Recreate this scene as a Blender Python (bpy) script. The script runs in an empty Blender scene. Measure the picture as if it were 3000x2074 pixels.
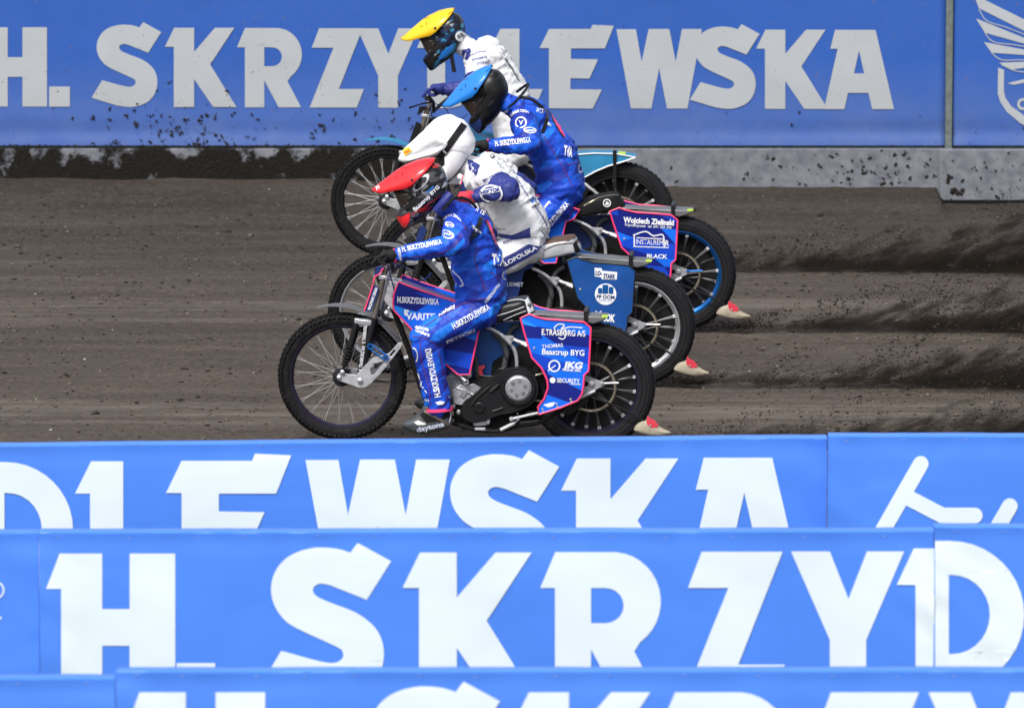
import bpy, bmesh, math, random
import numpy as np
from mathutils import Vector, Matrix, noise
from mathutils.bvhtree import BVHTree
from mathutils.geometry import tessellate_polygon

random.seed(7); np.random.seed(7)
scene = bpy.context.scene
col = scene.collection

# ------------------------------------------------------------------ camera
W, H = 3000.0, 2074.0
F = 22133.0
TH = math.atan((1037 + 2561) / F)
CAMZ = 7.2525
cam = Vector((0, 0, CAMZ))
cd = bpy.data.cameras.new('camera'); co = bpy.data.objects.new('camera', cd); col.objects.link(co)
cd.sensor_width = 36.0; cd.lens = F * 36.0 / W; cd.clip_end = 3000; cd.clip_start = 0.5
co.location = cam; co.rotation_euler = (math.pi / 2 - TH, 0, 0)
cd.dof.use_dof = True; cd.dof.focus_distance = 43.5; cd.dof.aperture_fstop = 4.5
scene.camera = co

# ------------------------------------------------------------------ light
SUN_EL, SUN_AZ = math.radians(52), math.radians(205)     # azimuth clockwise from +Y
wd = bpy.data.worlds.new('World'); scene.world = wd; wd.use_nodes = True
nt = wd.node_tree; bg = nt.nodes['Background']
sky = nt.nodes.new('ShaderNodeTexSky'); sky.sky_type = 'NISHITA'; sky.sun_disc = False
sky.sun_elevation = SUN_EL; sky.sun_rotation = SUN_AZ
sky.air_density = 1.0; sky.dust_density = 4.0; sky.ozone_density = 1.0
hsv = nt.nodes.new('ShaderNodeHueSaturation'); hsv.inputs['Saturation'].default_value = 0.5
nt.links.new(sky.outputs[0], hsv.inputs['Color']); nt.links.new(hsv.outputs[0], bg.inputs['Color'])
bg.inputs['Strength'].default_value = 0.13
sl = bpy.data.lights.new('sun', 'SUN'); sl.energy = 2.1; sl.angle = math.radians(11); sl.color = (1, .97, .92)
so = bpy.data.objects.new('sun', sl); col.objects.link(so)
sd = Vector((math.sin(SUN_AZ) * math.cos(SUN_EL), math.cos(SUN_AZ) * math.cos(SUN_EL), math.sin(SUN_EL)))
so.rotation_euler = sd.to_track_quat('Z', 'Y').to_euler(); so.location = (0, 20, 30)
vs = scene.view_settings
vs.view_transform = 'Standard'; vs.look = 'None'; vs.gamma = 1.0; vs.use_curve_mapping = False
vs.exposure = 0.5

# ------------------------------------------------------------------ pixel geometry
RIGHT = Vector((1, 0, 0)); FWD = Vector((0, math.cos(TH), -math.sin(TH))); UP = Vector((0, math.sin(TH), math.cos(TH)))
def ray(u, v): return RIGHT * ((u - 1500) / F) + FWD - UP * ((v - 1037) / F)
def ground(u, v, z=0.0):
    d = ray(u, v); return cam + d * ((z - CAMZ) / d.z)
def at_depth(u, v, t): return cam + ray(u, v) * t

class Frame:
    def __init__(s, u, v, yaw=0.0, pitch=0.0):
        s.base = ground(u, v); s.base.z = 0; s.yaw = math.radians(yaw); s.pitch = math.radians(pitch)
        s.M = Matrix.Translation(s.base) @ Matrix.Rotation(s.yaw, 4, 'Z') @ Matrix.Rotation(s.pitch, 4, 'Y')
        s.I = s.M.inverted(); s.o = s.I @ cam; s.R = s.I.to_3x3()
    def P(s, u, v, off=0.0):
        d = s.R @ ray(u, v); t = (-off - s.o.y) / d.y
        return s.o + d * t
    def lray(s, u, v): return s.o, (s.R @ ray(u, v)).normalized()

# ------------------------------------------------------------------ materials
MC = {}
def mat(name, c, rough=.55, metal=0., var=.0, vscale=8., bump=0., bscale=60., dirt=0., dscale=9., coat=0., sheen=0., spec=.5, vstretch=(1, 1, 1)):
    if name in MC: return MC[name]
    m = bpy.data.materials.new(name); m.use_nodes = True; t = m.node_tree; N, L = t.nodes, t.links
    b = N['Principled BSDF']; b.inputs['Roughness'].default_value = rough; b.inputs['Metallic'].default_value = metal
    b.inputs['Specular IOR Level'].default_value = spec
    if coat: b.inputs['Coat Weight'].default_value = coat; b.inputs['Coat Roughness'].default_value = .15
    if sheen: b.inputs['Sheen Weight'].default_value = sheen
    g = N.new('ShaderNodeNewGeometry'); mp = N.new('ShaderNodeMapping'); mp.inputs['Scale'].default_value = vstretch
    L.new(g.outputs['Position'], mp.inputs['Vector'])
    cur = None
    rgb = N.new('ShaderNodeRGB'); rgb.outputs[0].default_value = (*c, 1); cur = rgb.outputs[0]
    if var:
        n = N.new('ShaderNodeTexNoise'); n.inputs['Scale'].default_value = vscale; n.inputs['Detail'].default_value = 6
        L.new(mp.outputs[0], n.inputs['Vector'])
        mr = N.new('ShaderNodeMapRange'); mr.inputs[1].default_value = .3; mr.inputs[2].default_value = .7
        mr.inputs[3].default_value = 1 - var; mr.inputs[4].default_value = 1 + var * .6
        L.new(n.outputs['Fac'], mr.inputs[0])
        vm = N.new('ShaderNodeVectorMath'); vm.operation = 'SCALE'; L.new(cur, vm.inputs[0]); L.new(mr.outputs[0], vm.inputs['Scale'])
        cur = vm.outputs[0]
    if dirt:
        n = N.new('ShaderNodeTexNoise'); n.inputs['Scale'].default_value = dscale; n.inputs['Detail'].default_value = 8; n.inputs['Roughness'].default_value = .65
        L.new(g.outputs['Position'], n.inputs['Vector'])
        mr = N.new('ShaderNodeMapRange'); mr.inputs[1].default_value = .5; mr.inputs[2].default_value = .72
        mr.inputs[3].default_value = 0; mr.inputs[4].default_value = dirt; L.new(n.outputs['Fac'], mr.inputs[0])
        mx = N.new('ShaderNodeMix'); mx.data_type = 'RGBA'; L.new(mr.outputs[0], mx.inputs[0]); L.new(cur, mx.inputs[6])
        mx.inputs[7].default_value = (.10, .085, .07, 1); cur = mx.outputs[2]
        rm = N.new('ShaderNodeMapRange'); rm.inputs[3].default_value = rough; rm.inputs[4].default_value = .95
        L.new(mr.outputs[0], rm.inputs[0]); L.new(rm.outputs[0], b.inputs['Roughness'])
    L.new(cur, b.inputs['Base Color'])
    if bump:
        n = N.new('ShaderNodeTexNoise'); n.inputs['Scale'].default_value = bscale; n.inputs['Detail'].default_value = 5
        L.new(mp.outputs[0], n.inputs['Vector'])
        bm_ = N.new('ShaderNodeBump'); bm_.inputs['Strength'].default_value = bump; bm_.inputs['Distance'].default_value = .01
        L.new(n.outputs['Fac'], bm_.inputs['Height']); L.new(bm_.outputs[0], b.inputs['Normal'])
    MC[name] = m; return m

def shard_mat(name, cols, stops, scale=7., rot=35., stretch=(1, .05, 3.0), rough=.5, weave=.25, seed=0.):
    """printed graphic of long angular shards"""
    if name in MC: return MC[name]
    m = bpy.data.materials.new(name); m.use_nodes = True; t = m.node_tree; N, L = t.nodes, t.links
    b = N['Principled BSDF']; b.inputs['Roughness'].default_value = rough; b.inputs['Specular IOR Level'].default_value = .3
    g = N.new('ShaderNodeNewGeometry')
    mp = N.new('ShaderNodeMapping'); mp.inputs['Rotation'].default_value = (0, math.radians(rot), 0); mp.inputs['Location'].default_value = (seed, 0, seed)
    L.new(g.outputs['Position'], mp.inputs['Vector'])
    mp2 = N.new('ShaderNodeMapping'); mp2.inputs['Scale'].default_value = stretch; L.new(mp.outputs[0], mp2.inputs['Vector'])
    v = N.new('ShaderNodeTexVoronoi'); v.inputs['Scale'].default_value = scale; L.new(mp2.outputs[0], v.inputs['Vector'])
    sp = N.new('ShaderNodeSeparateColor'); L.new(v.outputs['Color'], sp.inputs[0])
    r = N.new('ShaderNodeValToRGB'); r.color_ramp.interpolation = 'CONSTANT'
    el = r.color_ramp.elements
    while len(el) < len(cols): el.new(.5)
    for i, (c, s) in enumerate(zip(cols, stops)): el[i].position = s; el[i].color = (*c, 1)
    L.new(sp.outputs[0], r.inputs[0])
    n = N.new('ShaderNodeTexNoise'); n.inputs['Scale'].default_value = 6; n.inputs['Detail'].default_value = 7; L.new(g.outputs['Position'], n.inputs['Vector'])
    mr = N.new('ShaderNodeMapRange'); mr.inputs[1].default_value = .3; mr.inputs[2].default_value = .7; mr.inputs[3].default_value = .85; mr.inputs[4].default_value = 1.1
    L.new(n.outputs['Fac'], mr.inputs[0])
    vm = N.new('ShaderNodeVectorMath'); vm.operation = 'SCALE'; L.new(r.outputs[0], vm.inputs[0]); L.new(mr.outputs[0], vm.inputs['Scale'])
    L.new(vm.outputs[0], b.inputs['Base Color'])
    if weave:
        n2 = N.new('ShaderNodeTexNoise'); n2.inputs['Scale'].default_value = 38; n2.inputs['Detail'].default_value = 4; L.new(g.outputs['Position'], n2.inputs['Vector'])
        bp = N.new('ShaderNodeBump'); bp.inputs['Strength'].default_value = weave; bp.inputs['Distance'].default_value = .012
        L.new(n2.outputs['Fac'], bp.inputs['Height']); L.new(bp.outputs[0], b.inputs['Normal'])
    MC[name] = m; return m

NAVY = (.010, .018, .20); MID = (.010, .060, .52); BRI = (.010, .145, .78); LITE = (.02, .24, .85)
M_suit = shard_mat('suit_print', [(.009, .030, .32), (.009, .050, .46), (.010, .078, .58), (.010, .115, .68), (.014, .17, .76)], [0, .18, .40, .76, .95], scale=8.5, rot=38, stretch=(1, .06, 2.6), weave=.4)
M_panel = shard_mat('panel_print', [NAVY, MID, BRI, LITE], [0, .36, .5, .9], scale=4.6, rot=-14, stretch=(.6, .02, 2.6), rough=.3, weave=.0, seed=3.1)
M_wsuit = mat('white_suit', (.72, .73, .76), .65, var=.08, vscale=5, bump=.35, bscale=34, dirt=.25, dscale=16)
M_navy = mat('navy_cloth', (.018, .03, .20), .6, var=.2, bump=.3, bscale=40)
M_pink = mat('pink_trim', (.9, .05, .17), .45)
M_white = mat('white_print', (.78, .80, .84), .5)
M_dimwhite = mat('pale_print', (.55, .60, .75), .5)
M_tyre = mat('tyre_rubber', (.0055, .0055, .007), .8, var=.3, vscale=30, bump=.25, bscale=130, dirt=.18, dscale=30, spec=.25)
M_slick = mat('rear_tyre_rubber', (.006, .006, .008), .66, var=.25, vscale=20, bump=.12, bscale=90, dirt=.08, dscale=22, spec=.3)
M_black = mat('black_plastic', (.006, .006, .007), .42, var=.2, bump=.08, bscale=50, dirt=.07, spec=.4)
M_blackmat = mat('black_matte', (.006, .006, .007), .75, var=.25, bump=.2, bscale=60, dirt=.06, spec=.25)
M_glove = mat('glove_fabric', (.006, .006, .007), .85, bump=.3, bscale=120)
M_gloveblue = mat('blue_glove_fabric', (.012, .02, .17), .75, bump=.3, bscale=120)
M_glovered = mat('red_glove_fabric', (.75, .03, .06), .7, bump=.3, bscale=120)
M_alu = mat('aluminium', (.62, .63, .66), .38, .85, var=.12, vscale=20, bump=.1, bscale=80, dirt=.25)
M_alud = mat('dull_aluminium', (.5, .51, .54), .5, .6, var=.2, vscale=25, bump=.2, bscale=70, dirt=.35)
M_chrome = mat('chrome', (.8, .8, .82), .18, 1., dirt=.2)
M_steel = mat('spoke_steel', (.30, .30, .31), .5, .2, spec=.3)
M_brass = mat('worn_sprocket', (.33, .29, .22), .45, .7, var=.3, vscale=40, dirt=.3)
M_cream = mat('cream_flap', (.36, .32, .24), .6, var=.15, vscale=30, dirt=.6, dscale=30)
M_redflap = mat('red_strap', (.65, .04, .07), .5, var=.15, dirt=.2)
M_yellowneon = mat('neon_tape', (.40, .60, .05), .5)
M_fender = mat('grey_fender', (.15, .155, .165), .4, .3, var=.15, dirt=.35)
M_cyanfender = mat('cyan_fender', (.022, .20, .38), .4, var=.2, vscale=6, dirt=.2)
M_whitepl = mat('white_plastic', (.75, .77, .78), .35, dirt=.1)
M_bluepanel = mat('plain_blue_panel', (.012, .075, .30), .28, var=.2, vscale=6, bump=.12, bscale=14, dirt=.18)
M_dkblue = mat('dark_blue_plastic', (.012, .03, .14), .35, var=.2, bump=.1, bscale=20)
M_blueano = mat('blue_anodised', (.02, .16, .55), .3, .6)
M_bluerim = mat('blue_rim', (.015, .13, .42), .28, .75)
M_purplerim = mat('black_purple_rim', (.022, .018, .04), .3, .3)
M_blackrim = mat('black_rim', (.008, .008, .010), .4, .1)
M_blackspoke = mat('black_spoke', (.05, .05, .055), .4, .4)
M_redpl = mat('red_plastic', (.75, .022, .03), .32, coat=.3, var=.05, bump=.05, bscale=30)
M_bluepl = mat('blue_plastic', (.015, .20, .68), .32, coat=.3, bump=.05, bscale=30)
M_yelpl = mat('yellow_plastic', (.85, .52, .012), .34, coat=.3, bump=.05, bscale=30)
M_wcover = mat('white_cover_cloth', (.80, .81, .83), .6, bump=.4, bscale=16)
M_helmgrey = shard_mat('helmet_graphic', [(.012, .012, .014), (.05, .05, .055), (.16, .16, .17), (.35, .02, .02)], [0, .5, .80, .955], scale=26, rot=25, stretch=(1, .5, 2), rough=.25, weave=0)
M_helmblue = shard_mat('helmet_blue_graphic', [(.010, .011, .016), (.012, .03, .09), (.03, .2, .33), (.25, .27, .3)], [0, .55, .82, .95], scale=34, rot=25, stretch=(1, .6, 1.4), rough=.25, weave=0)
M_helmblack = shard_mat('helmet_black', [(.006, .006, .007), (.010, .010, .012), (.022, .022, .025), (.05, .05, .055)], [0, .45, .8, .95], scale=16, rot=40, stretch=(1, .5, 2.4), rough=.38, weave=0)
M_lens = mat('goggle_lens', (.03, .022, .018), .08, .2, coat=.6)
M_boot = mat('boot_leather', (.055, .065, .075), .5, var=.35, vscale=18, bump=.3, bscale=50, dirt=.45, dscale=20)
M_grime = mat('grimy_steel', (.16, .14, .12), .5, .5, var=.4, vscale=20, dirt=.5)
M_seatbrown = mat('worn_brown_seat', (.10, .055, .04), .7, var=.3, bump=.3, bscale=60)
M_hose = mat('ribbed_hose', (.05, .055, .06), .6, bump=.3, bscale=160)
M_yelst = mat('yellow_sticker', (.85, .62, .03), .4)

# ------------------------------------------------------------------ mesh helpers
class MB:
    def __init__(s): s.v = []; s.f = []; s.m = []
    def add(s, v, f, m=0):
        o = len(s.v); s.v += [tuple(p) for p in v]
        for q in f: s.f.append(tuple(i + o for i in q)); s.m.append(m)
        return s
    def tube(s, pts, r, seg=10, closed=False, m=0, flat=None):
        pts = [Vector(p) for p in pts]; n = len(pts)
        rr = r if isinstance(r, (list, tuple)) else [r] * n
        vs = []; up = None
        for i, p in enumerate(pts):
            if closed: t = pts[(i + 1) % n] - pts[i - 1]
            else: t = pts[min(i + 1, n - 1)] - pts[max(i - 1, 0)]
            t.normalize()
            if up is None:
                up = Vector((0, 1, 0)) if abs(t.y) < .9 else Vector((0, 0, 1))
            a = (up - t * up.dot(t)).normalized(); bvec = t.cross(a); up = a
            for k in range(seg):
                an = 2 * math.pi * k / seg
                vs.append(p + (a * math.cos(an) + bvec * math.sin(an)) * rr[i])
        fs = []
        for i in range(n if closed else n - 1):
            j = (i + 1) % n
            for k in range(seg):
                k2 = (k + 1) % seg
                fs.append((i * seg + k, i * seg + k2, j * seg + k2, j * seg + k))
        if not closed:
            fs.append(tuple(range(seg))); fs.append(tuple((n - 1) * seg + k for k in reversed(range(seg))))
        return s.add(vs, fs, m)
    def lathe(s, prof, c=(0, 0, 0), seg=64, m=0, closed=False):
        """profile of (radius, y) spun about the Y axis through c"""
        c = Vector(c); vs = []; n = len(prof)
        for k in range(seg):
            a = 2 * math.pi * k / seg; ca, sa = math.cos(a), math.sin(a)
            for r, y in prof: vs.append(c + Vector((r * ca, y, r * sa)))
        fs = []
        for k in range(seg):
            k2 = (k + 1) % seg
            for i in range(n if closed else n - 1):
                j = (i + 1) % n
                fs.append((k * n + i, k * n + j, k2 * n + j, k2 * n + i))
        return s.add(vs, fs, m)
    def prism(s, pts, depth, m=0, holes=(), bev=0.):
        """pts: local points that share one y; extruded to y + depth"""
        pts = [Vector(p) for p in pts]
        loops = [pts] + [[Vector(p) for p in h] for h in holes]
        flat = [p for l in loops for p in l]; n = len(flat)
        vs = flat + [p + Vector((0, depth, 0)) for p in flat]
        tri = tessellate_polygon([[Vector((p.x, p.z, 0)) for p in l] for l in loops])
        fs = []
        for t in tri:
            a, b, c = [flat[i] for i in t]
            nrm = (b - a).cross(c - a)
            q = tuple(t) if nrm.y * depth < 0 else tuple(reversed(t))
            fs.append(q); fs.append(tuple(i + n for i in reversed(q)))
        o = 0
        for l in loops:
            k = len(l)
            ar = sum(l[i].x * l[(i + 1) % k].z - l[(i + 1) % k].x * l[i].z for i in range(k))
            for i in range(k):
                j = (i + 1) % k
                fs.append((o + i, o + j, o + j + n, o + i + n))
            o += k
        return s.add(vs, fs, m)
    def box(s, c, sz, m=0, rot=None):
        c = Vector(c); x, y, z = [q / 2 for q in sz]
        vs = [Vector((a, b, d)) for a in (-x, x) for b in (-y, y) for d in (-z, z)]
        if rot: vs = [rot @ v for v in vs]
        return s.add([c + v for v in vs], [(0, 1, 3, 2), (4, 6, 7, 5), (0, 4, 5, 1), (2, 3, 7, 6), (0, 2, 6, 4), (1, 5, 7, 3)], m)
    def pillow(s, outline, W, c=None, e=.5, rings=7, m=0, Wf=None):
        """closed blob whose side view is the outline; W is the half width across"""
        out = [Vector(p) for p in outline]; n = len(out)
        if c is None: c = sum(out, Vector()) / n
        c = Vector(c); y0 = out[0].y; vs = []; fs = []
        R = 2 * rings + 1
        for j in range(R):
            ps = (j / (R - 1) - .5) * math.pi * .97
            k = max(math.cos(ps), 0) ** e; yy = math.copysign(abs(math.sin(ps)) ** .9, ps)
            for i, p in enumerate(out):
                w = W * (Wf(i / n) if Wf else 1)
                vs.append(Vector((c.x + (p.x - c.x) * k, y0 + yy * w, c.z + (p.z - c.z) * k)))
        for j in range(R - 1):
            for i in range(n):
                i2 = (i + 1) % n
                fs.append((j * n + i, j * n + i2, (j + 1) * n + i2, (j + 1) * n + i))
        fs.append(tuple(reversed(range(n)))); fs.append(tuple((R - 1) * n + i for i in range(n)))
        return s.add(vs, fs, m)
    def strip(s, path, half, crown=.012, th=.004, seg=6, m=0):
        """mudguard-like sheet: path points, half width per point, crowned section"""
        n = len(path); vs = []
        for i, p in enumerate(path):
            p = Vector(p); h = half[i] if isinstance(half, (list, tuple)) else half
            t = (Vector(path[min(i + 1, n - 1)]) - Vector(path[max(i - 1, 0)])).normalized()
            nn = Vector((-t.z, 0, t.x));
            if nn.z < 0: nn = -nn
            for lay in (0, 1):
                for k in range(seg + 1):
                    q = -1 + 2 * k / seg
                    vs.append(p + Vector((0, h * q, 0)) - nn * (crown * q * q * (h / .05)) - nn * (th * lay))
        w = seg + 1; st = 2 * w; fs = []
        for i in range(n - 1):
            for k in range(seg):
                a = i * st + k; fs.append((a, a + 1, a + st + 1, a + st))
                a = i * st + w + k; fs.append((a, a + st, a + st + 1, a + 1))
            for k in (0, seg):
                a = i * st + k; fs.append((a, a + st, a + st + w, a + w))
        for i in (0, n - 1):
            for k in range(seg):
                a = i * st + k; fs.append((a, a + w, a + w + 1, a + 1))
        return s.add(vs, fs, m)
    def mirror(s):
        o = len(s.v); fs = list(s.f); ms = list(s.m)
        s.v += [(x, -y, z) for x, y, z in s.v]
        for f, m in zip(fs, ms): s.f.append(tuple(i + o for i in reversed(f))); s.m.append(m)
        return s

def mesh_of(mb, name, mats, smooth=None, fixn=True):
    me = bpy.data.meshes.new(name); me.from_pydata(mb.v, [], mb.f)
    for m in (mats if isinstance(mats, (list, tuple)) else [mats]): me.materials.append(m)
    if any(mb.m): me.polygons.foreach_set('material_index', mb.m)
    if fixn:
        b = bmesh.new(); b.from_mesh(me); bmesh.ops.recalc_face_normals(b, faces=b.faces); b.to_mesh(me); b.free()
    if smooth is not None:
        me.shade_smooth()
        try: me.set_sharp_from_angle(angle=math.radians(smooth))
        except Exception: pass
    me.update(); return me
def link(name, data, parent=None, mw=None):
    o = bpy.data.objects.new(name, data); col.objects.link(o)
    if parent: o.parent = parent
    if mw is not None: o.matrix_local = mw
    return o
def obj(name, mb, mats, parent=None, smooth=35, bevel=0., **kw):
    o = link(name, mesh_of(mb, name, mats, smooth), parent)
    if bevel:
        md = o.modifiers.new('bevel', 'BEVEL'); md.width = bevel; md.segments = 2; md.limit_method = 'ANGLE'; md.angle_limit = math.radians(40)
    return o
def tag(o, label=None, cat=None, group=None, kind=None):
    for k, v in (('label', label), ('category', cat), ('group', group), ('kind', kind)):
        if v: o[k] = v
    return o
def thing(name, frame, label, cat, group=None):
    o = bpy.data.objects.new(name, None); col.objects.link(o); o.empty_display_size = .1
    o.matrix_world = frame.M
    o.rotation_mode = 'XYZ'
    return tag(o, label, cat, group)
def smoothpts(pts, k=4):
    """Catmull-Rom through the points"""
    P = [Vector(p) for p in pts]; out = []
    for i in range(len(P) - 1):
        p0, p1, p2, p3 = P[max(i - 1, 0)], P[i], P[i + 1], P[min(i + 2, len(P) - 1)]
        for j in range(k):
            t = j / k
            out.append(.5 * ((2 * p1) + (p2 - p0) * t + (2 * p0 - 5 * p1 + 4 * p2 - p3) * t * t + (3 * p1 - p0 - 3 * p2 + p3) * t ** 3))
    out.append(P[-1]); return out
def smoothloop(pts, k=4):
    P = [Vector(p) for p in pts]; n = len(P); out = []
    for i in range(n):
        p0, p1, p2, p3 = P[i - 1], P[i], P[(i + 1) % n], P[(i + 2) % n]
        for j in range(k):
            t = j / k
            out.append(.5 * ((2 * p1) + (p2 - p0) * t + (2 * p0 - 5 * p1 + 4 * p2 - p3) * t * t + (3 * p1 - p0 - 3 * p2 + p3) * t ** 3))
    return out

# ------------------------------------------------------------------ text
TC = {}
def text2d(s, bold=.0):
    """(verts, faces): x 0..1 along the word, y in cap heights"""
    key = (s, bold)
    if key in TC: return TC[key]
    cu = bpy.data.curves.new('lettering', 'FONT'); cu.body = s; cu.size = 1; cu.resolution_u = 3; cu.offset = bold
    cu.fill_mode = 'FRONT'
    o = bpy.data.objects.new('lettering', cu); col.objects.link(o)
    dg = bpy.context.evaluated_depsgraph_get()
    me = bpy.data.meshes.new_from_object(o.evaluated_get(dg))
    vs = [(v.co.x, v.co.y) for v in me.vertices]; fs = [tuple(p.vertices) for p in me.polygons]
    bpy.data.objects.remove(o); bpy.data.curves.remove(cu); bpy.data.meshes.remove(me)
    x0 = min(v[0] for v in vs); x1 = max(v[0] for v in vs)
    vs = [((x - x0) / (x1 - x0), y / .70) for x, y in vs]
    TC[key] = (vs, fs); return TC[key]

class Surf:
    """a surface that prints are laid on"""
    def __init__(s, frame, o=None, off=None):
        s.fr = frame; s.off = off; s.bvh = None
        if o is not None:
            me = o.data; s.bvh = BVHTree.FromPolygons([v.co for v in me.vertices], [tuple(p.vertices) for p in me.polygons])
    def hit(s, u, v, lift):
        if s.bvh is None:
            return s.fr.P(u, v, s.off + lift)
        o, d = s.fr.lray(u, v)
        h = s.bvh.ray_cast(o, d)
        if h[0] is None: return None
        n = h[1]
        if n.dot(d) > 0: n = -n
        return h[0] + n * lift * .5 - d * lift * .5
def lay(name, surf, pv, pf, m, parent, lift=.003, sub=0.):
    """pv pixel vertices, pf faces -> mesh on the surface"""
    bm = bmesh.new(); vv = [bm.verts.new((u, v, 0)) for u, v in pv]
    for f in pf:
        try: bm.faces.new([vv[i] for i in f])
        except ValueError: pass
    if sub:
        for _ in range(5):
            bmesh.ops.triangulate(bm, faces=bm.faces[:])
            es = [e for e in bm.edges if e.calc_length() > sub]
            if not es: break
            bmesh.ops.subdivide_edges(bm, edges=es, cuts=1)
        bmesh.ops.triangulate(bm, faces=bm.faces[:])
    bad = []
    for v in bm.verts:
        h = surf.hit(v.co.x, v.co.y, lift)
        if h is None: bad.append(v)
        else: v.co = h
    if bad: bmesh.ops.delete(bm, geom=bad, context='VERTS')
    if not bm.faces: bm.free(); return None
    me = bpy.data.meshes.new(name); bm.to_mesh(me); bm.free(); me.materials.append(m); me.shade_smooth()
    return link(name, me, parent)
def words(surf, parent, s, u0, v0, u1, v1, h, m=None, bold=.03, lift=.003, name='lettering', shear=0., arc=0.):
    """text from (u0,v0) to (u1,v1) on the baseline, cap height h pixels"""
    vs, fs = text2d(s, bold); dx, dy = u1 - u0, v1 - v0; L = math.hypot(dx, dy); nx, ny = dy / L, -dx / L
    pv = []
    for x, y in vs:
        a = 4 * arc * x * (1 - x)
        pv.append((u0 + dx * (x + shear * y * h / L) + nx * (y * h + a), v0 + dy * (x + shear * y * h / L) + ny * (y * h + a)))
    return lay(name, surf, pv, fs, m or M_white, parent, lift)
def patch(surf, parent, name, pts, m, lift=.002, holes=(), sub=9.):
    loops = [list(pts)] + [list(h) for h in holes]
    flat = [p for l in loops for p in l]
    tri = tessellate_polygon([[Vector((p[0], p[1], 0)) for p in l] for l in loops])
    return lay(name, surf, flat, [tuple(t) for t in tri], m, parent, lift, sub)
def stroke(surf, parent, name, pts, w, m, lift=.003):
    pts = [(p.x, p.y) for p in smoothpts([Vector((u, v, 0)) for u, v in pts], 5)]
    pv = []; pf = []
    for i, p in enumerate(pts):
        a = Vector(pts[max(i - 1, 0)]); b = Vector(pts[min(i + 1, len(pts) - 1)]); t = (b - a)
        if t.length == 0: t = Vector((1, 0))
        t.normalize(); n = Vector((-t.y, t.x)) * w / 2
        pv += [(p[0] + n.x, p[1] + n.y), (p[0] - n.x, p[1] - n.y)]
        if i: pf.append((2 * i - 2, 2 * i - 1, 2 * i + 1, 2 * i))
    return lay(name, surf, pv, pf, m, parent, lift)
def ring2d(c, r0, r1, n=24, e=(1, 1), rot=0.):
    a = []
    for r in (r1, r0):
        l = []
        for k in range(n):
            t = 2 * math.pi * k / n; x = math.cos(t) * r * e[0]; y = math.sin(t) * r * e[1]
            l.append((c[0] + x * math.cos(rot) - y * math.sin(rot), c[1] + x * math.sin(rot) + y * math.cos(rot)))
        a.append(l)
    return a

# ------------------------------------------------------------------ ground
BIKES = [(1733.5, 1311), (1855, 1130), (1986, 967), (1810, 793)]
WALL_V = 585
WALL_Y = ground(1500, WALL_V).y
X_STEP = ground(2752, WALL_V).x
YB = [ground(u, v).y for u, v in BIKES]
def vnoise(X, Y, seed):
    rs = np.random.RandomState(seed); G = rs.rand(257, 257)
    xi = np.floor(X).astype(int); yi = np.floor(Y).astype(int); fx = X - xi; fy = Y - yi
    fx = fx * fx * (3 - 2 * fx); fy = fy * fy * (3 - 2 * fy)
    a = G[xi % 256, yi % 256]; b = G[(xi + 1) % 256, yi % 256]; c = G[xi % 256, (yi + 1) % 256]; d = G[(xi + 1) % 256, (yi + 1) % 256]
    return (a * (1 - fx) + b * fx) * (1 - fy) + (c * (1 - fx) + d * fx) * fy - .5
def bank(X, Y):
    s = np.clip((Y - (WALL_Y - 1.1)) / 1.1, 0, 1); s = s * s * (3 - 2 * s)
    left = np.clip((1.2 - X) / 3.0, 0, 1)
    amp = .088 + .058 * left + .02 * vnoise(X * 2.2, Y * 0, 5)
    drop = np.clip((X_STEP + .01 - X) / .03, 0, 1)
    return s * amp * drop + s * (1 - drop) * -.015
def gheight(X, Y):
    z = vnoise(X * .5, Y * 3, 1) * .012 + vnoise(X * 3.1 + 9, Y * 6, 2) * .009 + vnoise(X * 12, Y * 14, 3) * .007 + vnoise(X * 26, Y * 30, 8) * .004
    z += np.maximum(vnoise(X * 9 + 3, Y * 14, 4) - .25, 0) * .05
    for i, yb in enumerate(YB):
        xr = ground(*BIKES[i]).x
        w = np.clip((X - xr + .1) / .5, 0, 1)
        d = Y - yb
        z += w * (np.exp(-((d + .12) / .03) ** 2) * .010 - np.exp(-(d / .05) ** 2) * .012)
    near = np.zeros_like(X)
    return z * .9 - .006 + bank(X, Y)
xs = np.concatenate([[-400, -150, -60, -25, -12, -8], np.arange(-5.6, 5.6, .035), [8, 12, 25, 60, 150, 400]])
ys = np.concatenate([[-100, 0, 20, 30, 35, 38], np.arange(39.6, 57.0, .022), [60, 70, 90, 150, 400, 1200]])
X, Y = np.meshgrid(xs, ys, indexing='ij')
inside = ((np.abs(X) < 5.6) & (Y > 39.6) & (Y < 57)).astype(float)
Z = gheight(X, Y) * inside
nx_, ny_ = X.shape
me = bpy.data.meshes.new('dirt_track')
vv = np.stack([X, Y, Z], -1).reshape(-1, 3)
idx = np.arange(nx_ * ny_).reshape(nx_, ny_)
ff = np.stack([idx[:-1, :-1], idx[1:, :-1], idx[1:, 1:], idx[:-1, 1:]], -1).reshape(-1, 4)
me.vertices.add(len(vv)); me.vertices.foreach_set('co', vv.astype(np.float32).ravel())
me.loops.add(ff.size); me.loops.foreach_set('vertex_index', ff.astype(np.int32).ravel())
me.polygons.add(len(ff)); me.polygons.foreach_set('loop_start', (np.arange(len(ff)) * 4).astype(np.int32)); me.polygons.foreach_set('loop_total', np.full(len(ff), 4, np.int32))
me.update(calc_edges=True); me.shade_smooth()
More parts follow.
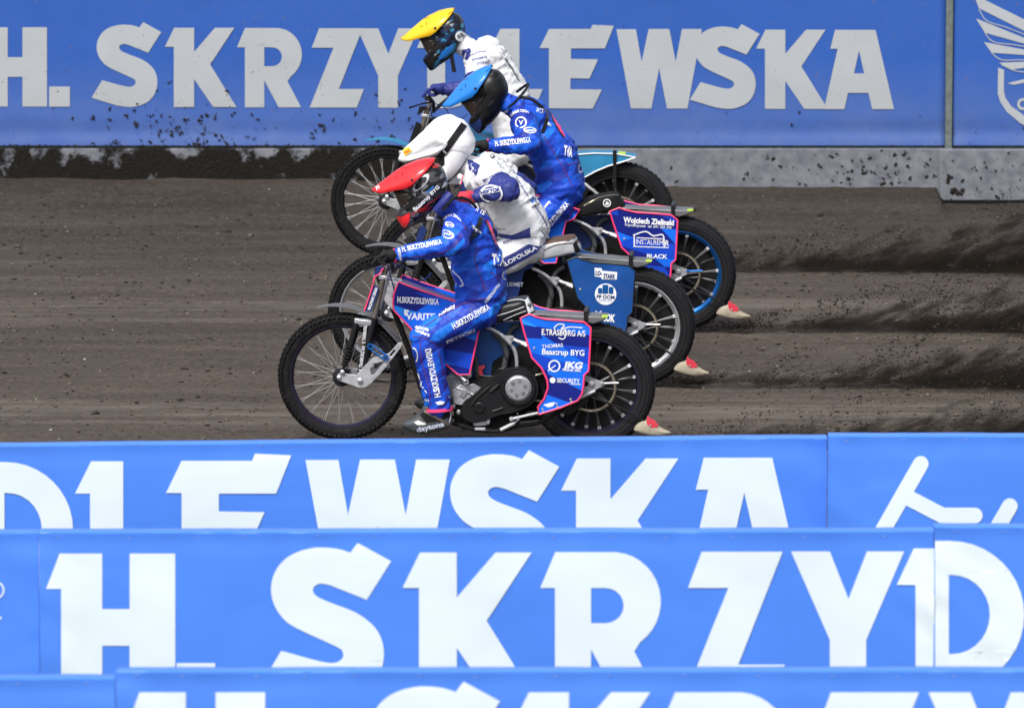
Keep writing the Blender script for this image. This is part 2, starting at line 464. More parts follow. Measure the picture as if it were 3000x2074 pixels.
def soil_mat():
    m = bpy.data.materials.new('track_soil'); m.use_nodes = True; t = m.node_tree; N, L = t.nodes, t.links
    b = N['Principled BSDF']; b.inputs['Roughness'].default_value = .95; b.inputs['Specular IOR Level'].default_value = .15
    g = N.new('ShaderNodeNewGeometry')
    def ns(sc, st, det=5, rough=.6):
        mp = N.new('ShaderNodeMapping'); mp.inputs['Scale'].default_value = st; L.new(g.outputs['Position'], mp.inputs['Vector'])
        n = N.new('ShaderNodeTexNoise'); n.inputs['Scale'].default_value = sc; n.inputs['Detail'].default_value = det; n.inputs['Roughness'].default_value = rough
        L.new(mp.outputs[0], n.inputs['Vector']); return n.outputs['Fac']
    streak = ns(1, (.4, 2.8, 1), 7, .68); fine = ns(24, (1, .8, 1), 7, .75); broad = ns(.35, (.6, 1.5, 1), 3)
    dry = ns(1, (.9, 2.0, 1), 5, .6)
    r = N.new('ShaderNodeValToRGB'); e = r.color_ramp.elements
    e[0].position = .34; e[0].color = (.029, .0235, .020, 1); e[1].position = .68; e[1].color = (.122, .102, .086, 1)
    x = e.new(.5); x.color = (.065, .0535, .045, 1)
    mixf = N.new('ShaderNodeMath'); mixf.operation = 'MULTIPLY_ADD'; L.new(fine, mixf.inputs[0]); mixf.inputs[1].default_value = .55
    m2 = N.new('ShaderNodeMath'); m2.operation = 'MULTIPLY_ADD'; L.new(streak, m2.inputs[0]); m2.inputs[1].default_value = .40
    m3 = N.new('ShaderNodeMath'); m3.operation = 'MULTIPLY'; L.new(broad, m3.inputs[0]); m3.inputs[1].default_value = .12
    L.new(m3.outputs[0], m2.inputs[2]); L.new(m2.outputs[0], mixf.inputs[2]); L.new(mixf.outputs[0], r.inputs[0])
    # thin dry crust lines along the direction of travel
    mr = N.new('ShaderNodeMapRange'); mr.inputs[1].default_value = .60; mr.inputs[2].default_value = .72; mr.inputs[4].default_value = .55; L.new(streak, mr.inputs[0])
    mm = N.new('ShaderNodeMath'); mm.operation = 'MULTIPLY'; L.new(mr.outputs[0], mm.inputs[0]); L.new(dry, mm.inputs[1])
    mx = N.new('ShaderNodeMix'); mx.data_type = 'RGBA'; L.new(mm.outputs[0], mx.inputs[0]); L.new(r.outputs[0], mx.inputs[6]); mx.inputs[7].default_value = (.17, .155, .137, 1)
    # the worn, dried racing lines: pale scraped crust in two lanes
    sp = N.new('ShaderNodeSeparateXYZ'); L.new(g.outputs['Position'], sp.inputs[0]); cur = mx.outputs[2]
    lane = ns(1, (.5, 7.0, 1), 7, .7)
    for vc, hw, k in ((1205, .75, .75), (905, .8, .4)):
        yc = ground(1500, vc).y
        s1 = N.new('ShaderNodeMath'); s1.operation = 'SUBTRACT'; L.new(sp.outputs['Y'], s1.inputs[0]); s1.inputs[1].default_value = yc
        s2 = N.new('ShaderNodeMath'); s2.operation = 'ABSOLUTE'; L.new(s1.outputs[0], s2.inputs[0])
        s3 = N.new('ShaderNodeMapRange'); s3.inputs[1].default_value = 0; s3.inputs[2].default_value = hw; s3.inputs[3].default_value = k; s3.inputs[4].default_value = 0; s3.interpolation_type = 'SMOOTHSTEP'; L.new(s2.outputs[0], s3.inputs[0])
        s4 = N.new('ShaderNodeMapRange'); s4.inputs[1].default_value = .44; s4.inputs[2].default_value = .66; L.new(lane, s4.inputs[0])
        s5 = N.new('ShaderNodeMath'); s5.operation = 'MULTIPLY'; L.new(s3.outputs[0], s5.inputs[0]); L.new(s4.outputs[0], s5.inputs[1])
        m5 = N.new('ShaderNodeMix'); m5.data_type = 'RGBA'; L.new(s5.outputs[0], m5.inputs[0]); L.new(cur, m5.inputs[6]); m5.inputs[7].default_value = (.195, .172, .148, 1); cur = m5.outputs[2]
    dm = N.new('ShaderNodeMapRange'); dm.inputs[1].default_value = WALL_Y - 4.5; dm.inputs[2].default_value = WALL_Y - .3; dm.inputs[3].default_value = 1; dm.inputs[4].default_value = .62; L.new(sp.outputs['Y'], dm.inputs[0])   # soil colour grows steadily darker toward the fence
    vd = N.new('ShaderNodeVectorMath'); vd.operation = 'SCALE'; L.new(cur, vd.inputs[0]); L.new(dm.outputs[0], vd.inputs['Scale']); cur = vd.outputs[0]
    L.new(cur, b.inputs['Base Color'])
    bp = N.new('ShaderNodeBump'); bp.inputs['Strength'].default_value = .8; bp.inputs['Distance'].default_value = .02; L.new(fine, bp.inputs['Height'])
    L.new(bp.outputs[0], b.inputs['Normal']); return m
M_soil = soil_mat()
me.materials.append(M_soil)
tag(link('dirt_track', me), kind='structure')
M_clod = mat('soil_clod', (.040, .032, .026), .95, var=.4, vscale=20, spec=.1)
M_clodl = mat('dry_soil_clod', (.13, .112, .095), .95, var=.4, vscale=20, spec=.1)
M_mud = mat('dark_mud', (.030, .024, .020), .85, var=.4, vscale=30, spec=.2)

OCT = np.array([(1, 0, 0), (-1, 0, 0), (0, 1, 0), (0, -1, 0), (0, 0, 1), (0, 0, -1)], float)
OCF = np.array([(0, 2, 4), (2, 1, 4), (1, 3, 4), (3, 0, 4), (2, 0, 5), (1, 2, 5), (3, 1, 5), (0, 3, 5)])
def clods(name, C, S, mats, parent=None, midx=None, jit=.35):
    """many small lumps: centres C (n,3), half sizes S (n,3)"""
    n = len(C); J = 1 + jit * (np.random.rand(n, 6, 1) - .5) * 2
    V = (C[:, None, :] + OCT[None] * S[:, None, :] * J + (np.random.rand(n, 6, 3) - .5) * S[:, None, :] * .5).reshape(-1, 3)
    Fc = (OCF[None] + (np.arange(n) * 6)[:, None, None]).reshape(-1, 3)
    me = bpy.data.meshes.new(name)
    me.vertices.add(len(V)); me.vertices.foreach_set('co', V.astype(np.float32).ravel())
    me.loops.add(Fc.size); me.loops.foreach_set('vertex_index', Fc.astype(np.int32).ravel())
    me.polygons.add(len(Fc)); me.polygons.foreach_set('loop_start', (np.arange(len(Fc)) * 3).astype(np.int32)); me.polygons.foreach_set('loop_total', np.full(len(Fc), 3, np.int32))
    for m in (mats if isinstance(mats, (list, tuple)) else [mats]): me.materials.append(m)
    if midx is not None: me.polygons.foreach_set('material_index', np.repeat(midx, 8).astype(np.int32))
    me.update(calc_edges=True)
    return link(name, me, parent)
# loose clods on the track
n = 11000
cx = np.random.uniform(-5, 5, n); cy = 40 + np.random.rand(n) * (WALL_Y - 40.3)
s = np.random.exponential(.0026, n) + .0022; s = np.minimum(s, .016)
cz = gheight(cx, cy) + s * .3
o = clods('soil_clods', np.stack([cx, cy, cz], -1), np.stack([s * 1.5, s * 1.2, s * .8], -1), [M_clod, M_clodl, mat('pale_pebble', (.27, .26, .24), .85)], midx=np.random.choice([0, 1, 2], n, p=[.52, .455, .025]))
tag(o, 'loose dark soil clods and grit scattered over the track', 'soil', kind='stuff')

# ------------------------------------------------------------------ banner lettering (traced glyphs)
def arc(cx, cy, rx, ry, a0, a1, n=12):
    return [(cx + rx * math.cos(math.radians(a0 + (a1 - a0) * k / n)), cy - ry * math.sin(math.radians(a0 + (a1 - a0) * k / n))) for k in range(n + 1)]
def curve2(pts, k=4):
    return [(p.x, p.y) for p in smoothpts([Vector((a, b, 0)) for a, b in pts], k)]
S_out = [(970, 152), (1092, 218), (1003, 358)] + curve2([(870, 305), (835, 299), (812, 310), (808, 328), (824, 347), (870, 368), (960, 403), (1020, 445), (1052, 490), (1065, 545), (1058, 605), (1033, 658), (990, 695), (930, 718), (870, 724), (790, 713)]) + [(620, 662), (692, 543)] + curve2([(770, 565), (840, 583), (885, 587), (913, 572), (916, 548), (890, 527), (740, 457), (690, 415), (662, 365), (655, 310), (668, 260), (700, 215), (750, 185), (810, 170), (860, 169), (905, 175), (943, 187)])
GL = {  # char: (left, cap top, cap height, outline, holes)
 'H': (208, 555, 655, [(208, 712), (268, 555), (458, 555), (458, 802), (580, 802), (580, 555), (783, 555), (783, 1210), (580, 1210), (580, 965), (458, 965), (458, 1210), (275, 1210), (275, 712)], []),
 '.': (332, 188, 535, [(332, 587), (472, 587), (472, 723), (332, 723)], []),
 'S': (620, 188, 535, S_out, []),
 'K': (1115, 190, 533, [(1115, 318), (1178, 190), (1312, 190), (1312, 352), (1452, 190), (1583, 190), (1420, 437), (1597, 723), (1440, 723), (1312, 535), (1312, 723), (1175, 723), (1175, 318)], []),
 'R': (1603, 188, 535, [(1603, 318), (1658, 188), (1870, 188)] + arc(1868, 367, 174, 179, 85, -55, 14) + [(1945, 548), (2037, 723), (1885, 723), (1788, 540), (1788, 723), (1657, 723), (1657, 318)], [[(1788, 318)] + arc(1840, 382, 67, 64, 90, -90, 10) + [(1788, 446)]]),
 'Z': (775, 547, 663, [(793, 710), (855, 547), (1220, 547), (1020, 1055), (1230, 1055), (1170, 1210), (775, 1210), (975, 710)], []),
 'Y': (1258, 547, 663, [(1258, 547), (1433, 547), (1517, 760), (1600, 547), (1768, 547), (1597, 945), (1597, 1210), (1433, 1210), (1433, 945)], []),
 'D': (1735, 547, 663, [(1735, 709), (1800, 547)] + arc(1975, 880, 335, 333, 90, -90, 20) + [(1820, 1213), (1820, 709)], [[(1970, 700)] + arc(1985, 878, 170, 178, 90, -90, 14) + [(1970, 1056)]]),
 'd': (1735, 533, 663, [(1735, 697), (1812, 533), (1905, 533), (1905, 1213), (1820, 1213), (1820, 697)], []),
 'b': (1735, 547, 663, [(1908, 547)] + arc(1975, 880, 335, 333, 90, -90, 20) + [(1908, 1213)], [[(1970, 700)] + arc(1985, 878, 170, 178, 90, -90, 14) + [(1970, 1056)]]),
 'L': (965, 230, 665, [(965, 390), (1045, 230), (1205, 230), (1205, 735), (1400, 735), (1335, 895), (1040, 895), (1040, 390)], []),
 'E': (1372, 232, 665, [(1372, 392), (1450, 232), (1800, 232), (1815, 197), (1995, 205), (1920, 395), (1635, 395), (1635, 483), (1863, 487), (1790, 648), (1630, 645), (1630, 738), (1895, 740), (1818, 900), (1450, 897), (1450, 392)], []),
 'W': (1377, 140, 608, [(1377, 140), (1527, 140), (1570, 388), (1625, 138), (1783, 138), (1832, 388), (1880, 138), (2033, 138), (1922, 748), (1765, 748), (1705, 440), (1645, 748), (1489, 748)], []),
 'A': (957, 205, 537, [(1000, 333), (1032, 205), (1307, 205), (1432, 742), (1285, 742), (1258, 632), (1120, 632), (1095, 742), (957, 742), (1050, 333)], [[(1195, 345), (1230, 500), (1160, 500)]]),
}
class PlaneSurf:
    """vertical plane through world points p0, p1; results relative to base"""
    def __init__(s, p0, p1, base, disp=None):
        s.disp = disp
        s.p = Vector(p0); d = Vector(p1) - Vector(p0); d.z = 0; d.normalize()
        s.n = Vector((d.y, -d.x, 0))
        if s.n.y > 0: s.n = -s.n
        s.base = Vector(base); s.d = d
    def hit(s, u, v, lift):
        if s.disp:
            dr = ray(u, v); q_ = cam + dr * ((s.p - cam).dot(s.n) / dr.dot(s.n)); lift = lift + s.disp((q_ - s.p).dot(s.d), q_.z)
        d = ray(u, v); t = (s.p + s.n * lift - cam).dot(s.n) / d.dot(s.n)
        return cam + d * t - s.base
GN = [0]
def glyph(surf, parent, ch, left, top, cap, m, lift=.003):
    GN[0] += 1; lift = lift + .0015 * (GN[0] % 2)
    x0, t0, h0, out, holes = GL[ch]; k = cap / h0
    f = lambda l: [(left + (x - x0) * k, top + (y - t0) * k) for x, y in l]
    loops = [f(out)] + [f(h) for h in holes]
    flat = [p for l in loops for p in l]
    tri = tessellate_polygon([[Vector((p[0], p[1], 0)) for p in l] for l in loops])
    return lay('letter', surf, flat, [tuple(t) for t in tri], m, parent, lift, 22 if getattr(surf, 'disp', None) else 0)

def vinyl(name, c, dust=0., zb=0., zr=.4, rough=.38, wr=.35, dustc=(.30, .36, .52)):
    m = bpy.data.materials.new(name); m.use_nodes = True; t = m.node_tree; N, L = t.nodes, t.links
    b = N['Principled BSDF']; b.inputs['Roughness'].default_value = rough; b.inputs['Specular IOR Level'].default_value = .35
    g = N.new('ShaderNodeNewGeometry')
    mp = N.new('ShaderNodeMapping'); mp.inputs['Scale'].default_value = (1, 1, 1.6); mp.inputs['Rotation'].default_value = (0, .6, 0); L.new(g.outputs['Position'], mp.inputs['Vector'])
    n = N.new('ShaderNodeTexNoise'); n.inputs['Scale'].default_value = 1.6; n.inputs['Detail'].default_value = 2; n.inputs['Distortion'].default_value = .6; L.new(mp.outputs[0], n.inputs['Vector'])
    bp = N.new('ShaderNodeBump'); bp.inputs['Strength'].default_value = wr; bp.inputs['Distance'].default_value = .05; L.new(n.outputs['Fac'], bp.inputs['Height']); L.new(bp.outputs[0], b.inputs['Normal'])
    mr = N.new('ShaderNodeMapRange'); mr.inputs[1].default_value = .35; mr.inputs[2].default_value = .65; mr.inputs[3].default_value = .96; mr.inputs[4].default_value = 1.03; L.new(n.outputs['Fac'], mr.inputs[0])
    rgb = N.new('ShaderNodeRGB'); rgb.outputs[0].default_value = (*c, 1)
    vm = N.new('ShaderNodeVectorMath'); vm.operation = 'SCALE'; L.new(rgb.outputs[0], vm.inputs[0]); L.new(mr.outputs[0], vm.inputs['Scale'])
    cur = vm.outputs[0]
    if dust:      # dried splash film, thickest along the foot of the banner, and fine specks
        sp = N.new('ShaderNodeSeparateXYZ'); L.new(g.outputs['Position'], sp.inputs[0])
        hz = N.new('ShaderNodeMapRange'); hz.inputs[1].default_value = zb; hz.inputs[2].default_value = zb + zr; hz.inputs[3].default_value = 1; hz.inputs[4].default_value = .12; L.new(sp.outputs['Z'], hz.inputs[0])
        n2 = N.new('ShaderNodeTexNoise'); n2.inputs['Scale'].default_value = 3.0; n2.inputs['Detail'].default_value = 8; n2.inputs['Roughness'].default_value = .7; L.new(g.outputs['Position'], n2.inputs['Vector'])
        mu = N.new('ShaderNodeMath'); mu.operation = 'MULTIPLY'; L.new(hz.outputs[0], mu.inputs[0]); L.new(n2.outputs['Fac'], mu.inputs[1])
        m2 = N.new('ShaderNodeMath'); m2.operation = 'MULTIPLY'; L.new(mu.outputs[0], m2.inputs[0]); m2.inputs[1].default_value = dust
        mx = N.new('ShaderNodeMix'); mx.data_type = 'RGBA'; L.new(m2.outputs[0], mx.inputs[0]); L.new(cur, mx.inputs[6]); mx.inputs[7].default_value = (*dustc, 1)
        n3 = N.new('ShaderNodeTexNoise'); n3.inputs['Scale'].default_value = 42; n3.inputs['Detail'].default_value = 4; L.new(g.outputs['Position'], n3.inputs['Vector'])
        r3 = N.new('ShaderNodeMapRange'); r3.inputs[1].default_value = .66; r3.inputs[2].default_value = .74; r3.inputs[4].default_value = .55; L.new(n3.outputs['Fac'], r3.inputs[0])
        mx2 = N.new('ShaderNodeMix'); mx2.data_type = 'RGBA'; L.new(r3.outputs[0], mx2.inputs[0]); L.new(mx.outputs[2], mx2.inputs[6]); mx2.inputs[7].default_value = (.16, .13, .11, 1)
        cur = mx2.outputs[2]
    L.new(cur, b.inputs['Base Color']); return m
M_vin = vinyl('blue_vinyl', (.072, .225, .78), wr=.17); M_vinw = vinyl('white_vinyl', (.665, .765, .81), wr=.12)
M_far = vinyl('far_blue_vinyl', (.022, .095, .40), dust=.8, zb=.36, zr=.6, wr=.08, dustc=(.17, .22, .38)); M_farw = vinyl('far_white_vinyl', (.40, .43, .46), dust=.5, zb=.36, zr=.5, wr=.08, dustc=(.30, .29, .27))

def board(name, u0, v0, u1, v1, t, thick, label, cat, group, m, zbot=0., extra=None):
    um = (u0 + u1) / 2; vm_ = (v0 + v1) / 2
    c = at_depth(um, vm_, t); z = c.z
    p0 = ground(u0, v0, z); p1 = ground(u1, v1, z)
    d = (p1 - p0); d.z = 0; d.normalize(); nb = Vector((-d.y, d.x, 0))
    if nb.y < 0: nb = -nb
    base = Vector(((p0.x + p1.x) / 2, (p0.y + p1.y) / 2, zbot))
    L_ = (p1 - p0).length; sd_ = abs(hash((round(u0), round(v0)))) % 97 * 1.37
    def disp(x, zz):
        """how far the stretched vinyl stands off the flat board (toward the camera)"""
        e = min(x, L_ - x); dt = z - zz
        w = .006 * noise.noise(Vector((x * 1.7, zz * 2.5, sd_))) + .0035 * noise.noise(Vector((x * .6 + zz * 1.4, 3, sd_)))
        w += .007 * math.exp(-max(dt, 0) / .09) * noise.noise(Vector((x * 7, 5, sd_)))
        w += .013 * math.exp(-e / .20) * noise.noise(Vector(((x * .8 + zz) * 8, (x - zz) * 2, sd_)))
        w -= .004 * math.exp(-((dt - .05) / .03) ** 2)
        return w + .010
    nx = max(6, int(L_ / .035)); zs = list(np.linspace(zbot, z - .03, 26)) + [z - .02, z - .012, z - .006]
    mb = MB(); vs = []
    for i in range(nx + 1):
        x = L_ * i / nx; q_ = Vector((p0.x, p0.y, 0)) + d * x
        tz = .0022 * noise.noise(Vector((x * 2.3, 9, sd_))) + .0012 * noise.noise(Vector((x * 9, 2, sd_)))
        for zz in zs: vs.append(q_ - nb * disp(x, zz) + Vector((0, 0, zz + (tz if zz > z - .04 else 0))) - base)
        for k, dz in ((.002, -.001), (.010, 0), (thick * .5, .001), (thick - .008, 0), (thick, -.008), (thick, -.4)): vs.append(q_ + nb * k + Vector((0, 0, z + dz + tz)) - base)
        vs.append(q_ + nb * thick + Vector((0, 0, zbot)) - base)
    w_ = len(zs) + 7; fs = []
    for i in range(nx):
        for j in range(w_ - 1): fs.append((i * w_ + j, (i + 1) * w_ + j, (i + 1) * w_ + j + 1, i * w_ + j + 1))
    fs.append(tuple(range(w_))); fs.append(tuple(nx * w_ + j for j in reversed(range(w_))))
    mb.add(vs, fs)
    o = obj(name, mb, m, None, smooth=60); o.location = base
    tag(o, label, cat, group)
    return o, PlaneSurf(p0, p1, base, disp)
G = 'blue lettered boards in the foreground'
TB = (37.1, 34.5, 31.7)
b1, s1 = board('banner_board', -300, 1306, 2423, 1279, TB[0], .08, 'blue board reading DLEWSKA, farthest of the three foreground rows', 'board', G, M_vin)
b1r, s1r = board('banner_board', 2427, 1274, 3300, 1276, TB[0], .08, 'blue board with a white stick-figure logo, right end of the farthest foreground row', 'board', G, M_vin)
b2l, s2l = board('banner_board', -300, 1560, 112, 1557, TB[1], .08, 'creased blue board left of the H. SKRZY board in the middle row', 'board', G, M_vin)
b2, s2 = board('banner_board', 114, 1556, 2735, 1552, TB[1], .08, 'blue board reading H. SKRZY in the middle foreground row', 'board', G, M_vin)
b2r, s2r = board('banner_board', 2738, 1540, 3300, 1541, TB[1], .08, 'taller blue board bearing the round right half of a D, middle row', 'board', G, M_vin)
b3l, s3l = board('banner_board', -300, 1985, 337, 1983, TB[2], .08, 'plain low blue board in the bottom left corner, nearest row', 'board', G, M_vin)
b3, s3 = board('banner_board', 341, 1963, 3300, 1961, TB[2], .08, 'nearest blue board with only the tops of its letters in frame', 'board', G, M_vin)
for ch, l in (('D', -126), ('L', 219.6), ('E', 486), ('W', 895), ('S', 1293), ('K', 1643.6), ('A', 2007)):
    glyph(s1, b1, ch, l, 1353 - 13 * (l + 100) / 2200, 392, M_vinw)
for ch, l in (('H', 135), ('.', 525.7 - 8), ('S', 766), ('K', 1179), ('R', 1582.5), ('Z', 2003.6), ('Y', 2317.4)):
    glyph(s2, b2, ch, l, 1621 - 5.5 * (l - 135) / 1900, 431, M_vinw)
glyph(s2, b2, 'd', 2627, 1606, 431, M_vinw); glyph(s2r, b2r, 'b', 2627, 1584, 431, M_vinw)
for ch, l in (('H', 366), ('.', 790), ('S', 1052), ('K', 1494), ('R', 1930), ('Z', 2378), ('Y', 2720)):
    glyph(s3, b3, ch, l, 2027, 468, M_vinw)
def capsule2d(a, b, w):
    a = Vector(a); b = Vector(b); d = (b - a).normalized(); an = math.atan2(d.y, d.x); r = w / 2; out = []
    for k in range(9): t = an + math.pi / 2 + math.pi * k / 8; out.append((a.x + r * math.cos(t), a.y + r * math.sin(t)))
    for k in range(9): t = an - math.pi / 2 + math.pi * k / 8; out.append((b.x + r * math.cos(t), b.y + r * math.sin(t)))
    return out
q = lambda x, y: (2400 + x / 3.848, 1270 + y / 3.848)
for i, (a, b_) in enumerate([((1145, 340), (540, 1400)), ((1010, 725), (1390, 922)), ((1385, 922), (1755, 922)), ((2150, 815), (1850, 1330))]):
    patch(s1r, b1r, 'logo_stroke', capsule2d(q(*a), q(*b_), 46), M_vinw, lift=.003 + .0006 * i, sub=22)
for k in range(2):   # ring and rule at the left edge of the middle row
    pass
out, inn = ring2d((-14, 1728), 22, 27, 28); patch(s2l, b2l, 'logo_ring', out, M_vinw, holes=[inn], sub=0, lift=.003)
patch(s2l, b2l, 'logo_stroke', [(-30, 1808), (6, 1806), (2, 1814), (-30, 1816)], M_vinw, sub=0, lift=.003)

M_staple = mat('staple_steel', (.35, .42, .6), .5, .2)
rs0 = np.random.RandomState(9)
for o_, sf_, ua, ub, vt in ((b1, s1, 20, 2400, 1306), (b1r, s1r, 2440, 2990, 1287), (b2, s2, 130, 2720, 1573), (b2r, s2r, 2760, 2990, 1556), (b3, s3, 360, 2990, 1978), (b3l, s3l, 10, 320, 1998)):
    mb = MB(); u = ua + 40
    while u < ub:
        p = sf_.hit(u, vt + rs0.uniform(-4, 5) - (12 * (u / 2400) * (o_ is b1)) * 1.6, .002); mb.box(p, (.012, .003, .002), 0, Matrix.Rotation(rs0.uniform(-.3, .3), 3, 'Y')); u += rs0.uniform(130, 240)
    t_ = obj('staples', mb, M_staple, o_); t_['kind'] = 'stuff'
# ------------------------------------------------------------------ far fence
def wall_z(v): return cam.z + ray(1500, v).z * (WALL_Y / ray(1500, v).y)
def wx(u): return cam.x + ray(u, 430).x * (WALL_Y / ray(1500, 430).y)
ZK, ZB = wall_z(437), wall_z(430)
wy = WALL_Y
def slab(name, x0, x1, y, z0, z1, th, m, label, cat, bev=.006, cut=0.):
    mb = MB(); base = Vector(((x0 + x1) / 2, y, z0)); a, b_ = x0 - base.x, x1 - base.x; h = z1 - z0
    if cut: pts = [(a + cut, 0, 0), (b_, 0, 0), (b_, 0, h), (a + .008, 0, h), (a, 0, h - .01), (a, 0, cut), (a + cut * .25, 0, cut * .4)]
    else: pts = [(a, 0, 0), (b_, 0, 0), (b_, 0, h), (a, 0, h)]
    mb.prism(pts, th); o = obj(name, mb, m, None, smooth=30, bevel=bev); o.location = base
    return tag(o, label, cat), PlaneSurf((x0, y, 0), (x1, y, 0), base)
def kick_mat():
    m = bpy.data.materials.new('muddy_kickboard'); m.use_nodes = True; t = m.node_tree; N, L = t.nodes, t.links
    b = N['Principled BSDF']; b.inputs['Roughness'].default_value = .8; b.inputs['Specular IOR Level'].default_value = .15
    g = N.new('ShaderNodeNewGeometry'); sp = N.new('ShaderNodeSeparateXYZ'); L.new(g.outputs['Position'], sp.inputs[0])
    n = N.new('ShaderNodeTexNoise'); n.inputs['Scale'].default_value = 5; n.inputs['Detail'].default_value = 7; n.inputs['Roughness'].default_value = .6; L.new(g.outputs['Position'], n.inputs['Vector'])
    xr = N.new('ShaderNodeMapRange'); xr.inputs[1].default_value = wx(1150); xr.inputs[2].default_value = wx(1500); xr.inputs[3].default_value = .17; xr.inputs[4].default_value = -.35; L.new(sp.outputs['X'], xr.inputs[0])
    zr = N.new('ShaderNodeMapRange'); zr.inputs[1].default_value = ZK - .10; zr.inputs[2].default_value = ZK; zr.inputs[3].default_value = 0; zr.inputs[4].default_value = -.10; L.new(sp.outputs['Z'], zr.inputs[0])
    a1 = N.new('ShaderNodeMath'); L.new(n.outputs['Fac'], a1.inputs[0]); L.new(xr.outputs[0], a1.inputs[1])
    a2 = N.new('ShaderNodeMath'); L.new(a1.outputs[0], a2.inputs[0]); L.new(zr.outputs[0], a2.inputs[1])
    th = N.new('ShaderNodeMapRange'); th.inputs[1].default_value = .51; th.inputs[2].default_value = .60; L.new(a2.outputs[0], th.inputs[0])
    n2 = N.new('ShaderNodeTexNoise'); n2.inputs['Scale'].default_value = 14; n2.inputs['Detail'].default_value = 8; L.new(g.outputs['Position'], n2.inputs['Vector'])
    r = N.new('ShaderNodeValToRGB'); e = r.color_ramp.elements; e[0].position = .35; e[0].color = (.13, .14, .165, 1); e[1].position = .65; e[1].color = (.20, .21, .235, 1); L.new(n2.outputs['Fac'], r.inputs[0])
    mx = N.new('ShaderNodeMix'); mx.data_type = 'RGBA'; L.new(th.outputs[0], mx.inputs[0]); L.new(r.outputs[0], mx.inputs[6]); mx.inputs[7].default_value = (.011, .0095, .008, 1)
    L.new(mx.outputs[2], b.inputs['Base Color'])
    n4 = N.new('ShaderNodeTexNoise'); n4.inputs['Scale'].default_value = 60; n4.inputs['Detail'].default_value = 5; L.new(g.outputs['Position'], n4.inputs['Vector'])
    mu = N.new('ShaderNodeMath'); mu.operation = 'MULTIPLY_ADD'; L.new(n4.outputs['Fac'], mu.inputs[0]); L.new(th.outputs[0], mu.inputs[1]); L.new(th.outputs[0], mu.inputs[2])
    bp = N.new('ShaderNodeBump'); bp.inputs['Strength'].default_value = .6; bp.inputs['Distance'].default_value = .02; L.new(mu.outputs[0], bp.inputs['Height']); L.new(bp.outputs[0], b.inputs['Normal'])
    return m
M_kick = kick_mat()
k1, ks1 = slab('kickboard', -14, wx(2770), wy, -.05, ZK, .05, M_kick, 'long grey kickboard under the far banner, caked in black mud at its left', 'kickboard')
k2, ks2 = slab('kickboard', wx(2752), 14, wy - .055, .0, ZK + .004, .05, M_kick, 'round-cornered grey kickboard overlapping at the right edge under the crest banner', 'kickboard', cut=.035)
XP = wx(2779)
def banner(x0, x1, label):
    """vinyl sheet with shallow real folds along its foot"""
    nx, nz = max(4, int((x1 - x0) / .05)), 26; base = Vector(((x0 + x1) / 2, wy + .03, ZB)); hh = 1.25; mb = MB(); vs = []
    for i in range(nx + 1):
        x = x0 + (x1 - x0) * i / nx
        for j in range(nz + 1):
            z = hh * (j / nz) ** 1.6
            f = math.exp(-((z - .10) / .05) ** 2)
            d = .012 * f * (noise.noise(Vector((x * .55, 2.2, 0))) + .4) + .006 * math.exp(-((z - .2) / .08) ** 2) * noise.noise(Vector((x * .4, 7, 0)))
            vs.append((x - base.x, d, z))
    fs = [(i * (nz + 1) + j, (i + 1) * (nz + 1) + j, (i + 1) * (nz + 1) + j + 1, i * (nz + 1) + j + 1) for i in range(nx) for j in range(nz)]
    mb.add(vs, fs); o = link('banner', mesh_of(mb, 'banner', M_far, 60, fixn=False)); o.location = base
    md = o.modifiers.new('thickness', 'SOLIDIFY'); md.thickness = .004; md.offset = -1
    tag(o, label, 'banner', 'banners along the far fence')
    return o, PlaneSurf((x0, wy + .03, 0), (x1, wy + .03, 0), base)
f1, fs1 = banner(-14, XP - .02, 'long blue banner reading H. SKRZYDLEWSKA on the far fence')
f2, fs2 = banner(XP + .025, 14, 'blue banner with a winged shield crest, right end of the far fence')
for ch, l in (('H', -66), ('.', 144), ('S', 268), ('K', 483), ('R', 694), ('Z', 907), ('Y', 1047), ('D', 1222), ('L', 1438), ('E', 1581), ('W', 1806), ('S', 2021), ('K', 2215), ('A', 2414)):
    glyph(fs1, f1, ch, l, 81 + 8 * max(0, l) / 2500, 232, M_farw, lift=.004)
M_galv = mat('galvanised_post', (.16, .19, .18), .6, .3, var=.3, vscale=25, bump=.2, bscale=50, dirt=.4)
mb = MB(); mb.prism([(-.024, 0, 0), (.024, 0, 0), (.024, 0, 1.4), (-.024, 0, 1.4)], .05)
o = obj('fence_post', mb, M_galv, None, bevel=.004); o.location = (XP, wy + .005, ZB - .02)
tag(o, 'grey galvanised post between the lettered banner and the crest banner', 'post')
mb = MB(); mb.box((0, .06, -.02), (28, .03, .06)); mb.box((0, .06, 1.2), (28, .03, .05))
o = obj('fence_rail', mb, M_galv, None); o.location = (0, wy + .02, ZB)
tag(o, 'dark horizontal fence rails behind the far banners', 'rail')
